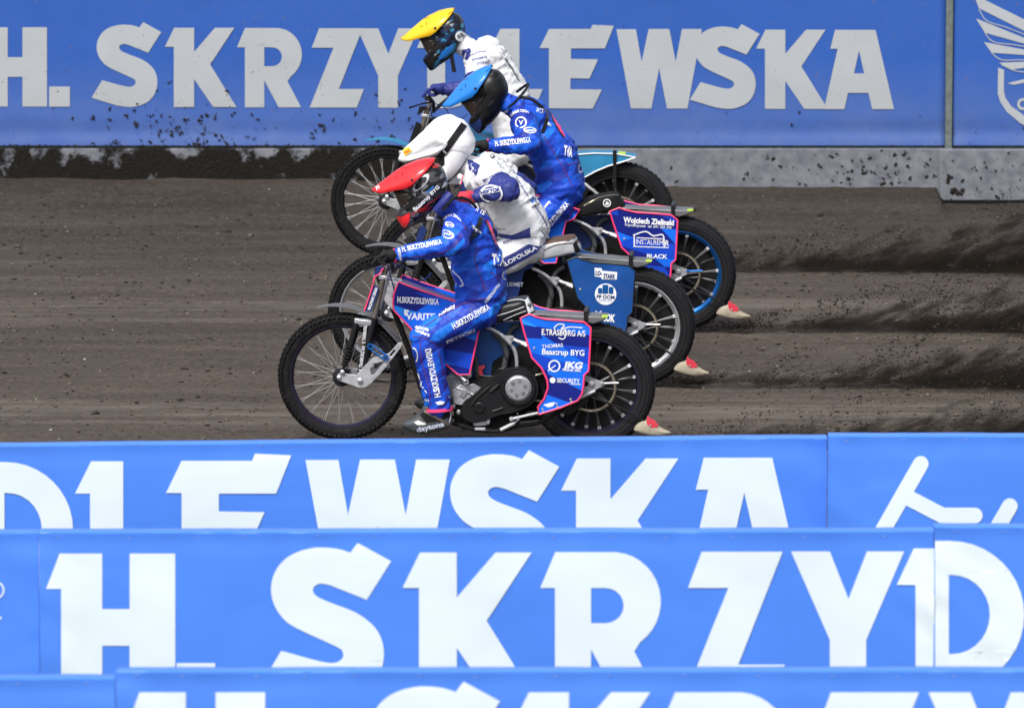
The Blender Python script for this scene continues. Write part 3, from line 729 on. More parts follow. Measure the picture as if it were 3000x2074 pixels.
# crest print
q = lambda x, y: (2600 + x / 2.575, y / 2.575)
Z3 = dict(lift=.004, sub=0)
patch(fs2, f2, 'crest_feather', [q(640, -60), q(690, 65), q(1100, 270), q(1300, 360), q(1300, 280), q(850, 60), q(730, 0), q(690, -60)], M_farw, **Z3)
patch(fs2, f2, 'crest_feather', [q(668, 142), q(735, 250), q(1060, 340), q(1300, 420), q(1300, 360), q(1060, 300)], M_farw, **Z3)
patch(fs2, f2, 'crest_feather', [q(727, 320), q(785, 400), q(1060, 420), q(1300, 430), q(1300, 400), q(1060, 382)], M_farw, **Z3)
patch(fs2, f2, 'crest_feather', [q(840, 475), q(940, 527), q(1100, 505), q(1300, 480), q(1300, 455), q(1060, 468)], M_farw, **Z3)
patch(fs2, f2, 'crest_feather', [q(905, 630), q(950, 642), q(1060, 622), q(1200, 590), q(1200, 560), q(1050, 595)], M_farw, **Z3)
for l in ([(690, 70), (750, 160), (900, 210), (1100, 290)], [(735, 250), (800, 318), (950, 340), (1100, 365)], [(785, 400), (855, 452), (960, 455), (1100, 452)], [(860, 490), (960, 535), (1030, 545), (1100, 540)]):
    stroke(fs2, f2, 'crest_line', [q(*p) for p in l], 2.6, M_farw, lift=.0055)
patch(fs2, f2, 'crest_shield', [q(835, 512), q(880, 530), q(878, 690), q(890, 740), q(930, 800), q(1100, 925), q(1100, 985), q(1000, 930), q(900, 845), q(850, 770), q(832, 705)], M_farw, **Z3)
out, inn = ring2d(q(1022, 788), 9, 17, 20, (1, 1.05)); patch(fs2, f2, 'crest_letter', out, M_farw, holes=[inn], **Z3)

# mud thrown on the fence
def splat(parent, surf, pts, name='mud_splatter', seed=3):
    C = []; S = []
    rs = np.random.RandomState(seed)
    for u, v, r in pts:
        p = surf.hit(u, v, .006)
        k = r / 427.
        for _ in range(1 + int(r > 4) * 2 + int(r > 8) * 3):
            C.append((p.x + rs.randn() * k * .5, p.y, p.z + rs.randn() * k * .45)); S.append((k * rs.uniform(.5, .95), k * .35 + .002, k * rs.uniform(.4, .75)))
    o = clods(name, np.array(C), np.array(S) * np.array([.85, .6, .85]), M_mud, parent, jit=.3); o['kind'] = 'stuff'; return o
rs = np.random.RandomState(11); pts = []
for _ in range(210):
    v = 428 - abs(rs.randn()) * 75; u = rs.normal(560, 120)
    pts.append((u, v, min(rs.exponential(2.2) + 1.2, 8)))
for _ in range(420): pts.append((rs.uniform(0, 1900), rs.uniform(60, 425), min(rs.exponential(.7) + .6, 4)))
for _ in range(70): pts.append((rs.normal(1080, 110), 430 - abs(rs.randn()) * 80, min(rs.exponential(2.4) + 1.5, 8)))
for _ in range(40): pts.append((rs.uniform(2000, 2750), 430 - abs(rs.randn()) * 50, min(rs.exponential(1.2) + 1, 5)))
for _ in range(260): pts.append((rs.uniform(0, 1250), 430 + rs.uniform(-3, 4), rs.uniform(1.5, 6)))
for _ in range(160): pts.append((rs.uniform(1800, 2750), 433 + rs.uniform(-1, 4), rs.uniform(1, 3.4)))
splat(f1, fs1, pts)
pts = [(rs.uniform(2790, 3050), 430 - abs(rs.randn()) * 60, min(rs.exponential(1.3) + 1, 5)) for _ in range(26)]; splat(f2, fs2, pts, seed=4)
pts = [(rs.normal(2560, 110), rs.uniform(440, 545), min(rs.exponential(1.9) + 1.2, 8)) for _ in range(170)] + [(rs.uniform(1950, 2400), rs.uniform(445, 545), min(rs.exponential(1.4) + 1.0, 6)) for _ in range(60)]
splat(k1, ks1, [p for p in pts if p[0] < 2740], seed=5)
pts = [(rs.uniform(2765, 3050), rs.uniform(445, 570), min(rs.exponential(1.6) + 1.1, 6)) for _ in range(85)] + [(2780, 515, 9), (2776, 525, 8), (2800, 558, 14), (2815, 562, 12), (2925, 574, 8)]
splat(k2, ks2, pts, seed=6)

# ------------------------------------------------------------------ dirt sprayed up behind the rear wheels
def dust_mat(i, a, b):
    m = bpy.data.materials.new('airborne_soil'); m.use_nodes = True; t = m.node_tree; N, L = t.nodes, t.links
    N.remove(N['Principled BSDF']); out = N['Material Output']
    pv = N.new('ShaderNodeVolumePrincipled'); pv.inputs['Color'].default_value = (.055, .045, .037, 1); pv.inputs['Anisotropy'].default_value = .1
    L.new(pv.outputs[0], out.inputs['Volume'])
    tc = N.new('ShaderNodeTexCoord'); sp = N.new('ShaderNodeSeparateXYZ'); L.new(tc.outputs['Object'], sp.inputs[0])
    def mth(op, x, y, z=None):
        n = N.new('ShaderNodeMath'); n.operation = op
        for k, q in enumerate((x, y, z)):
            if q is None: continue
            if isinstance(q, (int, float)): n.inputs[k].default_value = q
            else: L.new(q, n.inputs[k])
        return n.outputs[0]
    h = mth('MULTIPLY_ADD', sp.outputs['X'], b, a); fr_ = mth('DIVIDE', sp.outputs['Z'], h)
    mp = N.new('ShaderNodeMapping'); mp.inputs['Rotation'].default_value = (0, math.radians(24), 0); mp.inputs['Location'].default_value = (i * 3.7, 0, i * 1.3); L.new(tc.outputs['Object'], mp.inputs['Vector'])
    m2 = N.new('ShaderNodeMapping'); m2.inputs['Scale'].default_value = (2.6, 5, 9); L.new(mp.outputs[0], m2.inputs['Vector'])
    n = N.new('ShaderNodeTexNoise'); n.inputs['Scale'].default_value = 1.6; n.inputs['Detail'].default_value = 5; n.inputs['Roughness'].default_value = .62; L.new(m2.outputs[0], n.inputs['Vector'])
    d = mth('MULTIPLY_ADD', n.outputs['Fac'], 2.6, -.72); d = mth('MULTIPLY_ADD', fr_, -.92, d)
    yy = mth('ABSOLUTE', sp.outputs['Y'], None); wy_ = mth('MULTIPLY_ADD', sp.outputs['X'], .05, .05); yf = mth('DIVIDE', yy, wy_); d = mth('MULTIPLY_ADD', yf, -.35, d)
    d = mth('MAXIMUM', d, 0.0)
    fade = N.new('ShaderNodeMapRange'); fade.inputs[1].default_value = .0; fade.inputs[2].default_value = .45; L.new(sp.outputs['X'], fade.inputs[0])
    d = mth('MULTIPLY', d, fade.outputs[0]); d = mth('MULTIPLY', d, 46.0); L.new(d, pv.inputs['Density'])
    return m
def spray(i, n, prof, u0, label):
    """prof: (u, height px) of the plume's upper edge"""
    uB, vB = BIKES[i]; rs = np.random.RandomState(50 + i); base = ground(uB, vB); sc = F / (base - cam).dot(FWD); base.z = 0
    pu = np.array([(p[0] - uB) / sc for p in prof]); ph = np.array([p[1] / sc for p in prof])
    b, a = np.polyfit(pu, ph, 1); a = max(a, .012)
    xs_ = np.linspace((u0 - uB) / sc, (3250 - uB) / sc, 22); vs = []; fs = []; K = 14
    for x in xs_:
        h = max(a + b * x, .012) * 1.5; w = .07 + .075 * max(x, 0)
        for k in range(K):
            an = math.pi * k / (K - 1); vs.append((x, -w * math.cos(an), h * math.sin(an) ** .7 if 0 < k < K - 1 else .012))
    for j in range(len(xs_) - 1):
        for k in range(K - 1): fs.append((j * K + k, (j + 1) * K + k, (j + 1) * K + k + 1, j * K + k + 1))
        fs.append((j * K, j * K + K - 1, (j + 1) * K + K - 1, (j + 1) * K))
    fs.append(tuple(range(K))); fs.append(tuple((len(xs_) - 1) * K + k for k in reversed(range(K))))
    mb = MB(); mb.add(vs, fs); o = obj('dirt_spray', mb, dust_mat(i, a, b), None, smooth=None); o.location = base
    tag(o, label, 'dirt spray', 'plumes of dirt behind the wheels', 'stuff')
    x = pu[0] + (xs_[-1] - pu[0]) * rs.rand(n); hm = np.interp(x, pu, ph)
    z = hm * rs.rand(n) ** 1.5 * 1.1
    st = vnoise((x * .91 + z * .4) * 4.2 + i * 9, (z * .91 - x * .4) * 14 + 40, 23 + i); keep = rs.rand(n) < np.clip(.45 + 2.2 * st, .02, 1)
    x, z = x[keep], z[keep]; m = len(x); y = rs.randn(m) * (.03 + .05 * np.clip(x, 0, 3))
    s_ = np.minimum(.0011 + rs.exponential(.0011, m), .009)
    c = clods('flying_grit', np.stack([x, y, z + .01], -1), np.stack([s_ * 1.7, s_ * 1.1, s_], -1), M_clod, o); c['kind'] = 'stuff'
    return o
spray(3, 12000, [(1900, 22), (2160, 62), (2330, 100), (2500, 140), (2700, 180), (2900, 215), (3120, 240)], 1850, 'dark plume of dirt behind the farthest motorcycle, in front of the kickboard')
spray(2, 12000, [(2030, 10), (2200, 36), (2400, 78), (2600, 115), (2800, 150), (2950, 170), (3120, 180)], 2010, 'dark plume of dirt behind the blue-rimmed rear wheel')
spray(1, 12000, [(1900, 10), (2080, 38), (2250, 72), (2450, 120), (2600, 150), (2800, 170), (3120, 180)], 1900, 'dark plume of dirt behind the silver-rimmed rear wheel')
spray(0, 9000, [(1800, 10), (1960, 50), (2150, 80), (2400, 115), (2600, 150), (2850, 180), (3120, 200)], 1780, 'dark plume of dirt behind the nearest motorcycle, at the foreground board')

# ------------------------------------------------------------------ motorcycles
YAW = -4.0
FR = [Frame(*BIKES[0], YAW, 0), Frame(*BIKES[1], YAW, 1.3), Frame(*BIKES[2], YAW, 0.), Frame(*BIKES[3], YAW, 2.0)]
FA = FR[0]
a_ = lambda x, y: (780 + x / 2.4186, 640 + y / 2.4186)
b_z = lambda x, y: (1380 + x / 2.4186, 640 + y / 2.4186)
e_ = lambda x, y: (1140 + x / 3.893, 880 + y / 3.893)
def rotY(a): return Matrix.Rotation(a, 4, 'Y')

def tyre_front():
    mb = MB(); R, w = .352, .034
    prof = [(.286, -.020), (.300, -.030), (.320, w * -1.0), (.338, -.030), (.347, -.018), (.350, 0), (.347, .018), (.338, .030), (.320, w), (.300, .030), (.286, .020)]
    mb.lathe(prof, seg=80)
    n = 74
    for k in range(n):
        for row in range(5):
            a = 2 * math.pi * (k + (.5 if row % 2 else 0)) / n
            lat = (-.034, -.018, 0, .018, .034)[row]; rr = (.336, .349, .353, .349, .336)[row]; tilt = (-.95, -.35, 0, .35, .95)[row]
            rot = Matrix.Rotation(-a, 3, 'Y') @ Matrix.Rotation(-tilt, 3, 'Z').transposed()
            rad = Matrix.Rotation(-a, 3, 'Y')
            c = rad @ Vector((rr, lat, 0))
            # block: radial x, lateral y, tangential z
            mb.box(c, (.016, .012, .0165), 0, rad @ Matrix.Rotation(tilt, 3, 'Z'))
    return mb
def wheel_meshes():
    d = {}
    d['ftyre'] = mesh_of(tyre_front(), 'front_tyre', M_tyre, 40)
    mb = MB(); prof = [(.262, -.040), (.290, -.046), (.318, -.046), (.336, -.040), (.347, -.026), (.352, -.010), (.352, .010), (.347, .026), (.336, .040), (.318, .046), (.290, .046), (.262, .040)]
    pr = []
    for r, y in prof: pr.append((r, y))
    mb.lathe(prof, seg=96)
    for rr, yy in ((.306, .0465), (.326, .0445), (.282, .0450)):      # moulded sidewall ribs
        for s in (-1, 1): mb.lathe([(rr - .003, s * (yy - .001)), (rr, s * (yy + .0025)), (rr + .003, s * (yy - .001))], seg=96)
    for k in range(60):
        a = 2 * math.pi * k / 60
        rad = Matrix.Rotation(-a, 3, 'Y')
        for lat in (-.016, .0, .016):
            mb.box(rad @ Vector((.352, lat + (.006 if k % 2 else -.006), 0)), (.006, .012, .022), 0, rad)
    d['rtyre'] = mesh_of(mb, 'rear_tyre', M_slick, 30)
    return d
WM = wheel_meshes()
def rim_mesh(name, r, w, m, inner):
    mb = MB(); mb.lathe([(r, -w), (r - .012, -w), (r - .016, -w * .7), (r - inner, -w * .5), (r - inner - .004, 0), (r - inner, w * .5), (r - .016, w * .7), (r - .012, w), (r, w), (r - .006, 0)], seg=96, closed=True)
    return mesh_of(mb, name, m, 40)
def spoke_mesh(name, r0, r1, da, y0, y1, rad, mats, nip=None, flat=1.):
    mb = MB(); p0 = Vector((r0, y0, 0)); p1 = Vector((r1 * math.cos(da), y1, r1 * math.sin(da)))
    mb.tube([p0, p0.lerp(p1, .5), p1], rad, seg=6)
    if nip:
        q = p1 + (p0 - p1).normalized() * nip[0]
        mb.tube([q, p1], nip[1], seg=8, m=1)
    return mesh_of(mb, name, mats, 50)
SPK = {}
def spokes(parent, key, n, r0, r1, da, y0, y1, rad, mats, nip):
    if key not in SPK:
        SPK[key] = [spoke_mesh('spoke', r0, r1, sg * da, s * y0, s * y1, rad, mats, nip) for s in (-1, 1) for sg in (-1, 1)]
    for k in range(n):
        link('spoke', SPK[key][k % 4], parent, rotY(2 * math.pi * (k // 2 + .5 * (k % 4 > 1) * 0 + .5 * (k % 2)) / (n / 2)))

def build_bike(i, label, cfg):
    fr = FR[i]
    wbs = [0, -.045, -.104, -.112][i]      # longer wheelbase of the farther machines
    def B(u, v, off=0.):
        p = FA.P(u, v, off)
        p.x += wbs * min(max((1600 - u) / 350., 0), 1); return p
    def Bm(p): return Vector((p.x, -p.y, p.z))
    root = thing('speedway_motorcycle', fr, label, 'motorcycle', 'speedway motorcycles racing side by side')
    def part(name, mb, m, parent=None, **k): return obj(name, mb, m, parent or root, **k)
    # --- wheels
    fa = B(1003, 1102, 0); ra = Vector((0, 0, .352))
    mb = MB(); mb.lathe([(0, -.085), (.012, -.085), (.012, -.05), (.048, -.045), (.052, -.038), (.03, -.028), (.026, 0), (.03, .028), (.052, .038), (.048, .045), (.012, .05), (.012, .085), (0, .085)], seg=28)
    fw = part('front_wheel', mb, M_blackrim); fw.location = fa
    link('tyre', WM['ftyre'], fw); link('rim', rim_mesh('rim', .297, .023, cfg['frim'], .022), fw)
    spokes(fw, 'f' + cfg['fspk'], 40, .046, .278, .42, .036, .006, .0015 if cfg['fspk'] == 'thin' else .0026, [M_steel, M_steel], None if cfg['fspk'] == 'thin' else (.012, .0065))
    fw.rotation_euler = (0, .13 * i, 0)
    mb = MB(); mb.lathe([(0, -.10), (.014, -.10), (.014, -.06), (.05, -.052), (.055, -.045), (.034, -.03), (.034, .03), (.055, .045), (.05, .052), (.014, .06), (.014, .10), (0, .10)], seg=28)
    rw = part('rear_wheel', mb, M_blackrim); rw.location = ra
    link('tyre', WM['rtyre'], rw)
    link('rim', rim_mesh('rim', .270, .041, cfg['rrim'], cfg.get('rin', .02)), rw)
    mb = MB(); mb.lathe([(.03, .030), (.12, .034), (.252, .030), (.252, .026), (.12, .030), (.03, .026)], seg=48, closed=True); obj('wheel_cover', mb, M_blackmat, rw)
    spokes(rw, 'r', 40, .05, .247, .10, .045, .022, .0050, [M_blackspoke, M_alud], (.016, .0058))
    rw.rotation_euler = (0, .21 * i + .05, 0)
    mb = MB(); c = (0, -.062, 0)
    mb.lathe([(.136, -.003), (.136, .003), (.127, .003), (.127, -.003)], c, seg=84, closed=True)
    for k in range(64):
        a = 2 * math.pi * k / 64; rad = Matrix.Rotation(-a, 3, 'Y'); mb.box(Vector(c) + rad @ Vector((.138, 0, 0)), (.007, .0045, .006), 0, rad)
    for k in range(6):
        a = 2 * math.pi * k / 6; mb.tube([Vector(c) + Vector((.05 * math.cos(a), .004, .05 * math.sin(a))), Vector(c) + Vector((.128 * math.cos(a + .35), 0, .128 * math.sin(a + .35)))], .004, seg=6, m=1)
    obj('sprocket', mb, [M_brass, M_blackspoke], rw, smooth=None)
    # --- leading-link front end
    ol = .085
    T = B(*a_(848, 345), ol); Bt = B(*a_(662, 1140), ol)
    for s in (1, -1):
        f = (lambda p: p) if s == 1 else Bm
        t, bo = f(T), f(Bt)
        mb = MB(); k1 = .46
        mb.tube([t, t.lerp(bo, k1)], .017, seg=14, m=1); mb.tube([t.lerp(bo, k1 - .01), t.lerp(bo, .94)], .0235, seg=14, m=0); mb.tube([t.lerp(bo, .93), bo], .017, seg=12, m=1)
        fl = part('fork_leg', mb, [M_black, M_grime])
        if s == 1 and cfg['print']:
            sf = Surf(fr if False else FA, None, ol + .024)
        mb = MB(); p = f(B(*a_(700, 733), ol)); mb.box(p, (.075, .055, .030), 0, Matrix.Rotation(.08, 3, 'Y')); mb.box(f(B(*a_(645, 725), ol)), (.03, .04, .028)); part('fork_clamp', mb, M_alu, fl, bevel=.004)
        # shock with rubber bellows
        q0, q1 = f(B(*a_(645, 730), ol)), f(B(*a_(541, 1085), ol)); mb = MB()
        mb.tube([q0, q0.lerp(q1, .5)], .0165, seg=12)
        n = 22; pts = [q0.lerp(q1, .5 + .38 * j / n) for j in range(n + 1)]; mb.tube(pts, [.021 + (.006 if j % 4 < 2 else -.003) - .006 * j / n for j in range(n + 1)], seg=14)
        mb.tube([q0.lerp(q1, .85), q1], .009, seg=10); mb.lathe([(0, -.016), (.014, -.014), (.014, .014), (0, .016)], q1, seg=16)
        part('front_shock', mb, M_blackmat)
        # link plate
        ad = lambda l, o_: [f(B(*a_(x, y), o_)) for x, y in l]
        out = [(498, 1125), (508, 1103), (530, 1096), (640, 1110), (690, 1050), (760, 985), (870, 955), (935, 882), (958, 876), (968, 892), (955, 915), (895, 992), (830, 1075), (740, 1172), (700, 1196), (655, 1198), (570, 1168), (512, 1148)]
        h1 = [(905, 930), (918, 935), (885, 978), (868, 975)]; h2 = [(735, 1062), (800, 1020), (842, 1012), (760, 1110), (742, 1110)]
        mb = MB(); mb.prism(ad(out, ol + .026), .008 * s, holes=[ad(h1, ol + .026), ad(h2, ol + .026)])
        lk = part('link_plate', mb, M_alud, bevel=.0015)
        mb = MB()
        for x, y, r in ((516, 1128, .012), (664, 1150, .015), (540, 1090, .013)): mb.lathe([(0, -.008), (r * .5, -.008), (r, -.004), (r, .004)], f(B(*a_(x, y), ol + .034)) , seg=18)
        obj('pivot_bolt', mb, M_alu, lk)
        mb = MB(); A1, A2 = f(B(*a_(737, 906), ol + .030)), f(B(*a_(846, 986), ol + .034))
        for A in (A1, A2): mb.lathe([(.017, -.007), (.017, .007), (.009, .007), (.009, -.007)], A, seg=20, closed=True); mb.lathe([(.006, -.009), (.006, .009)], A, seg=10)
        d = (A2 - A1).normalized(); nrm = Vector((-d.z, 0, d.x)) * .013
        for k in (-1, 1): mb.tube([A1 + nrm * k, A2 + nrm * k], .0045, seg=8)
        obj('rubber_band_link', mb, M_blueano, lk)
    mb = MB(); m1, m2 = B(*a_(812, 500), 0), B(*a_(706, 733), 0)
    mb.box(B(*a_(838, 400), 0), (.05, .21, .02)); mb.box(m2, (.06, .20, .024)); mb.tube([B(*a_(870, 420), 0), B(*a_(800, 640), 0)], .022, seg=12)
    part('fork_yoke', mb, M_alu, bevel=.003)
    # fork guard
    mb = MB(); og = ol + .028; ad = lambda l, o_: [B(*a_(x, y), o_) for x, y in l]
    g = [(757, 468), (800, 490), (790, 540), (742, 664), (697, 655)]
    mb.prism(ad(g, og), .004); up = [(765, 405), (778, 345), (838, 338), (830, 360), (800, 396), (770, 410)]; mb.prism(ad(up, og), .004)
    gd = part('fork_guard', mb, cfg['guard'])
    if cfg['print']:
        mb = MB(); mb.tube(ad([(695, 656), (728, 560), (757, 468)], og + .002), .0045, seg=6); mb.tube(ad([(758, 455), (770, 412), (800, 396), (832, 352)], og + .002), .0045, seg=6)
        obj('edging', mb, M_pink, gd)
        if i == 0:
            s_ = Surf(FA, None, og); words(s_, gd, 'MALINIAK DSGN', *a_(735, 650), *a_(790, 495), 8, bold=.03)
            s_ = Surf(FA, None, ol + .025); words(s_, gd, 'E. TRASBORG', *a_(700, 885), *a_(714, 760), 9, bold=.02); words(s_, gd, 'E. TRASBORG A/S', *a_(676, 1080), *a_(700, 905), 9, bold=.02)
    # handlebar, grips, levers
    mb = MB(); hb = [B(1150, 797, 0), B(1150, 790, .07), B(1148, 768, .13), B(1138, 758, .24), B(1124, 757, .40)]
    hp = smoothpts(hb, 4); mb.tube(hp, .0115, seg=10); hr = smoothpts([Bm(p) + Vector((dx_, 0, 0)) for p, dx_ in zip(hb, (0, .02, .08, .16, .24))], 4); mb.tube(hr, .0115, seg=10)
    hbar = part('handlebar', mb, M_black)
    for s in (1, -1):
        f = (lambda p: p) if s == 1 else Bm
        mb = MB(); mb.tube(hp[-4:] if s == 1 else hr[-4:], .0165, seg=12); obj('grip', mb, M_blackmat, hbar)
        if s == -1: f = lambda p: Bm(p) + Vector((.22, 0, 0))
        mb = MB(); mb.tube(smoothpts([f(B(1142, 768, .25)), f(B(1110, 775, .29)), f(B(1068, 790, .36))], 4), [.008, .007, .006, .006, .0055, .0055, .0055, .006, .008][:9], seg=8)
        obj('lever', mb, M_blackmat if s == 1 else M_alud, hbar)
    mb = MB(); mb.tube(smoothpts([B(*a_(900, 320), .25), B(*a_(985, 350), .22), B(*a_(1040, 430), .18), B(*a_(1110, 440), .12), B(*a_(1170, 390), .06)], 5), .0032, seg=6)
    mb.tube(smoothpts([B(*a_(860, 330), .15), B(*a_(885, 430), .10), B(*a_(905, 520), .08), B(*a_(860, 620), .06)], 5), .004, seg=6)
    part('cable', mb, M_dkblue)
    # front mudguard
    path = smoothpts([B(*a_(x, y), 0) for x, y in ((350, 628), (430, 608), (520, 600), (610, 612), (690, 640), (760, 675), (830, 728), (900, 800), (955, 862))], 3)
    mb = MB(); mb.strip(path, [.012 + .04 * min(1, j / 7) for j in range(len(path))], .012, .004); part('front_mudguard', mb, cfg['ffend'])
    # --- tank, frame, engine
    P_ = lambda l, c, o_: [B(*c(x, y), o_) for x, y in l]
    mb = MB(); mb.prism(P_([(865, 445), (935, 452), (1000, 500), (905, 660), (870, 630), (828, 575), (850, 520)], a_, .075), .15); part('aluminium_cowl', mb, M_alud if i == 0 else M_blackmat, bevel=.008)
    mb = MB(); mb.prism(P_([(930, 460), (1100, 525), (1330, 605), (1610, 720), (1500, 800), (1430, 1060), (1360, 1080), (1050, 780), (910, 640)], a_, .112), .224); part('fuel_tank', mb, M_dkblue, bevel=.02)
    fp = [(938, 450), (1010, 478), (1100, 512), (1250, 560), (1400, 610), (1600, 695), (1560, 765), (1508, 785), (1478, 930), (1440, 1105), (1362, 1108), (1282, 1042), (1180, 950), (1040, 795), (905, 652), (897, 600), (905, 530)]
    for s in (1, -1):
        pts = P_(fp, a_, .128)
        if s == -1: pts = [Bm(p) for p in pts]
        mb = MB(); mb.prism(pts, .004 * s); sp_ = part('side_panel', mb, cfg['fpan'])
        if cfg['print']:
            mb = MB(); mb.tube([p - Vector((0, .001 * s, 0)) for p in pts], .0052, seg=6, closed=True); obj('edging', mb, M_pink, sp_)
        if s == 1:
            s_ = Surf(FA, None, .128)
            if cfg['print']:
                words(s_, sp_, 'H.SKRZYDLEWSKA', *a_(928, 595), *a_(1222, 612), 17 if i == 0 else 15, bold=.03)
                words(s_, sp_, 'VARITEX', *a_(990, 715), *a_(1240, 722), 19, bold=.03)
                patch(s_, sp_, 'logo_mark', [a_(975, 645), a_(1010, 650), a_(1012, 665), a_(995, 665), a_(998, 690), a_(980, 688)], M_white, sub=0)
            elif i == 1: words(s_, sp_, 'BUDMET', *a_(1330, 905), *a_(1470, 905), 12, M_dimwhite, bold=.01)
    mb = MB()
    mb.tube(smoothpts([B(*a_(855, 450), 0), B(*a_(1200, 640), 0), B(*b_z(160, 760), 0)], 4), .017, seg=10)
    mb.tube(smoothpts([B(*a_(850, 520), 0), B(*a_(1000, 900), 0), B(*a_(1130, 1280), 0), B(*a_(1250, 1440), 0)], 4), .016, seg=10)
    for s in (1, -1):
        f = (lambda p: p) if s == 1 else Bm
        mb.tube(smoothpts([f(B(*a_(1240, 1430), .05)), f(B(*e_(800, 1420), .12)), f(B(*e_(1000, 1475), .12)), f(B(*e_(1250, 1490), .12)), f(B(*e_(1480, 1430), .11)), f(B(*e_(1760, 1375), .10)), f(B(*b_z(800, 1245), .10))], 4), .0115, seg=8)
    part('frame_tubes', mb, M_blackmat)
    for s in (1, -1):
        f = (lambda p: p) if s == 1 else Bm
        mb = MB(); mb.tube(smoothpts([f(B(*b_z(x, y), .075)) for x, y in ((110, 770), (150, 785), (215, 825), (270, 880), (305, 925), (322, 985), (325, 1070))], 3), .0105, seg=8)
        mb.tube([f(B(*b_z(290, 850), .085)), f(B(*b_z(400, 905), .13))], .010, seg=8); mb.tube([f(B(*b_z(330, 870), .11)), f(B(*b_z(560, 930), .13)), f(B(*b_z(800, 1110), .11))], .010, seg=8)
        mb.prism([f(p) for p in P_([(228, 828), (300, 832), (308, 855), (275, 895), (255, 870)], b_z, .10)], .006 * s)
        mb.lathe([(0, -.006), (.008, -.005), (.008, .005)], f(B(*b_z(282, 843), .108)), seg=12)
        part('seat_stay', mb, M_alud)
    mb = MB(); mb.prism(P_([(930, 420), (1060, 320), (1300, 245), (1580, 235), (1570, 560), (1420, 840), (1250, 900), (940, 900)], e_, -.02), .015); part('inner_panel', mb, cfg['inner'])
    mb = MB(); mb.prism(P_([(1180, 700), (1500, 500), (1760, 560), (1800, 900), (1760, 1240), (1300, 1330), (1120, 1100)], e_, -.01), .07)
    mb.prism(P_([(730, 1190), (900, 1130), (1150, 870), (1260, 860), (1260, 1300), (1560, 1300), (1480, 1410), (1200, 1470), (900, 1440), (740, 1390)], e_, .07), .14)
    mb.prism(P_([(860, 960), (920, 900), (1200, 880), (1180, 1000), (900, 1010)], e_, .06), .12)
    part('gearbox_housing', mb, M_blackmat, bevel=.008)
    mb = MB()
    for l, r in (([(985, 640), (1000, 760), (1005, 880)], .013), ([(1190, 370), (1290, 470), (1340, 590), (1320, 720), (1310, 840)], .016), ([(1480, 280), (1400, 330), (1350, 430), (1330, 560)], .014)):
        pts = smoothpts([B(*e_(x, y), .02) for x, y in l], 8); mb.tube(pts, [r + (.0015 if j % 2 else 0) for j in range(len(pts))], seg=10)
    part('breather_hose', mb, M_hose)
    mb = MB(); mb.tube(smoothpts([B(*e_(x, y), .05) for x, y in ((980, 800), (1020, 850), (1110, 865), (1190, 865))], 4), .004, seg=6); mb.tube(smoothpts([B(*e_(x, y), .09) for x, y in ((1240, 850), (1250, 790), (1330, 760), (1350, 700), (1300, 590))], 4), .004, seg=6); part('wiring', mb, M_black)
    mb = MB(); mb.prism(P_([(1012, 750), (1086, 742), (1090, 775), (1060, 790), (1078, 870), (1020, 872)], e_, .03), .03); part('ignition_box', mb, cfg.get('ign', M_redflap), bevel=.003)
    # cylinder with cooling fins
    mb = MB(); c0, c1 = B(*e_(860, 1100), 0), B(*e_(700, 845), 0); ax = (c1 - c0).normalized(); q = ax.to_track_quat('Z', 'Y').to_matrix()
    mb.tube([c0, c1], .05, seg=16)
    for k in range(8):
        c = c0.lerp(c1, .36 + .08 * k); mb.box(c, (.155, .15, .0055), 0, q)
    part('cylinder_fins', mb, M_alud, bevel=.001)
    mb = MB(); mb.prism(P_([(712, 1030), (770, 985), (800, 958), (850, 955), (880, 990), (1000, 1010), (1045, 1005), (900, 1170), (840, 1200), (725, 1180)], e_, .085), .17); part('crankcase', mb, M_alud, bevel=.008)
    mb = MB(); mb.box(B(*e_(850, 1060), .088), (.03, .012, .045), 0, Matrix.Rotation(.5, 3, 'Y')); mb.tube([B(*e_(760, 990), .085), B(*e_(925, 1060), .088)], .006, seg=8); mb.tube([B(*e_(930, 1060), .088), B(*e_(1010, 1100), .09)], .005, seg=8); mb.prism(P_([(860, 980), (960, 950), (1050, 1000), (970, 1060)], e_, .09), .03); part('tappet_cover', mb, M_alu, bevel=.003)
    mb = MB(); mb.tube([B(*e_(810, 860), .10), B(*e_(872, 922), .11)], .014, seg=14); mb.lathe([(.007, -.004), (.016, -.004), (.016, .004), (.007, .004)], B(*e_(877, 928), .112), seg=18, closed=True); part('decompressor', mb, M_alu)
    # primary chaincase
    oc = .135
    cc = smoothloop(P_([(825, 1215), (865, 1150), (960, 1080), (1180, 880), (1260, 825), (1350, 785), (1460, 768), (1570, 790), (1650, 855), (1695, 950), (1695, 1075), (1645, 1165), (1560, 1225), (1400, 1285), (1250, 1310), (1080, 1375), (940, 1392), (850, 1330)], e_, oc), 4)
    mb = MB(); mb.prism(cc, .07); ca = part('chaincase', mb, M_black, bevel=.010)
    CC = B(*e_(1475, 1000), oc)
    mb = MB(); mb.lathe([(.097, 0), (.098, -.010), (.092, -.018), (.082, -.018), (.076, -.010), (.075, .004)], CC, seg=48); mb.lathe([(.031, 0), (.031, -.006), (.026, -.010), (.012, -.010), (.010, -.006), (0, -.006)], B(*e_(1030, 1225), oc), seg=28)
    mb.tube(P_([(1160, 1040), (1250, 960)], e_, oc), .012, seg=8); mb.tube(P_([(1180, 1265), (1300, 1225)], e_, oc), .008, seg=8); mb.tube(P_([(935, 1200), (1000, 1110), (1150, 980)], e_, oc), .008, seg=8)
    obj('raised_ribs', mb, M_black, ca)
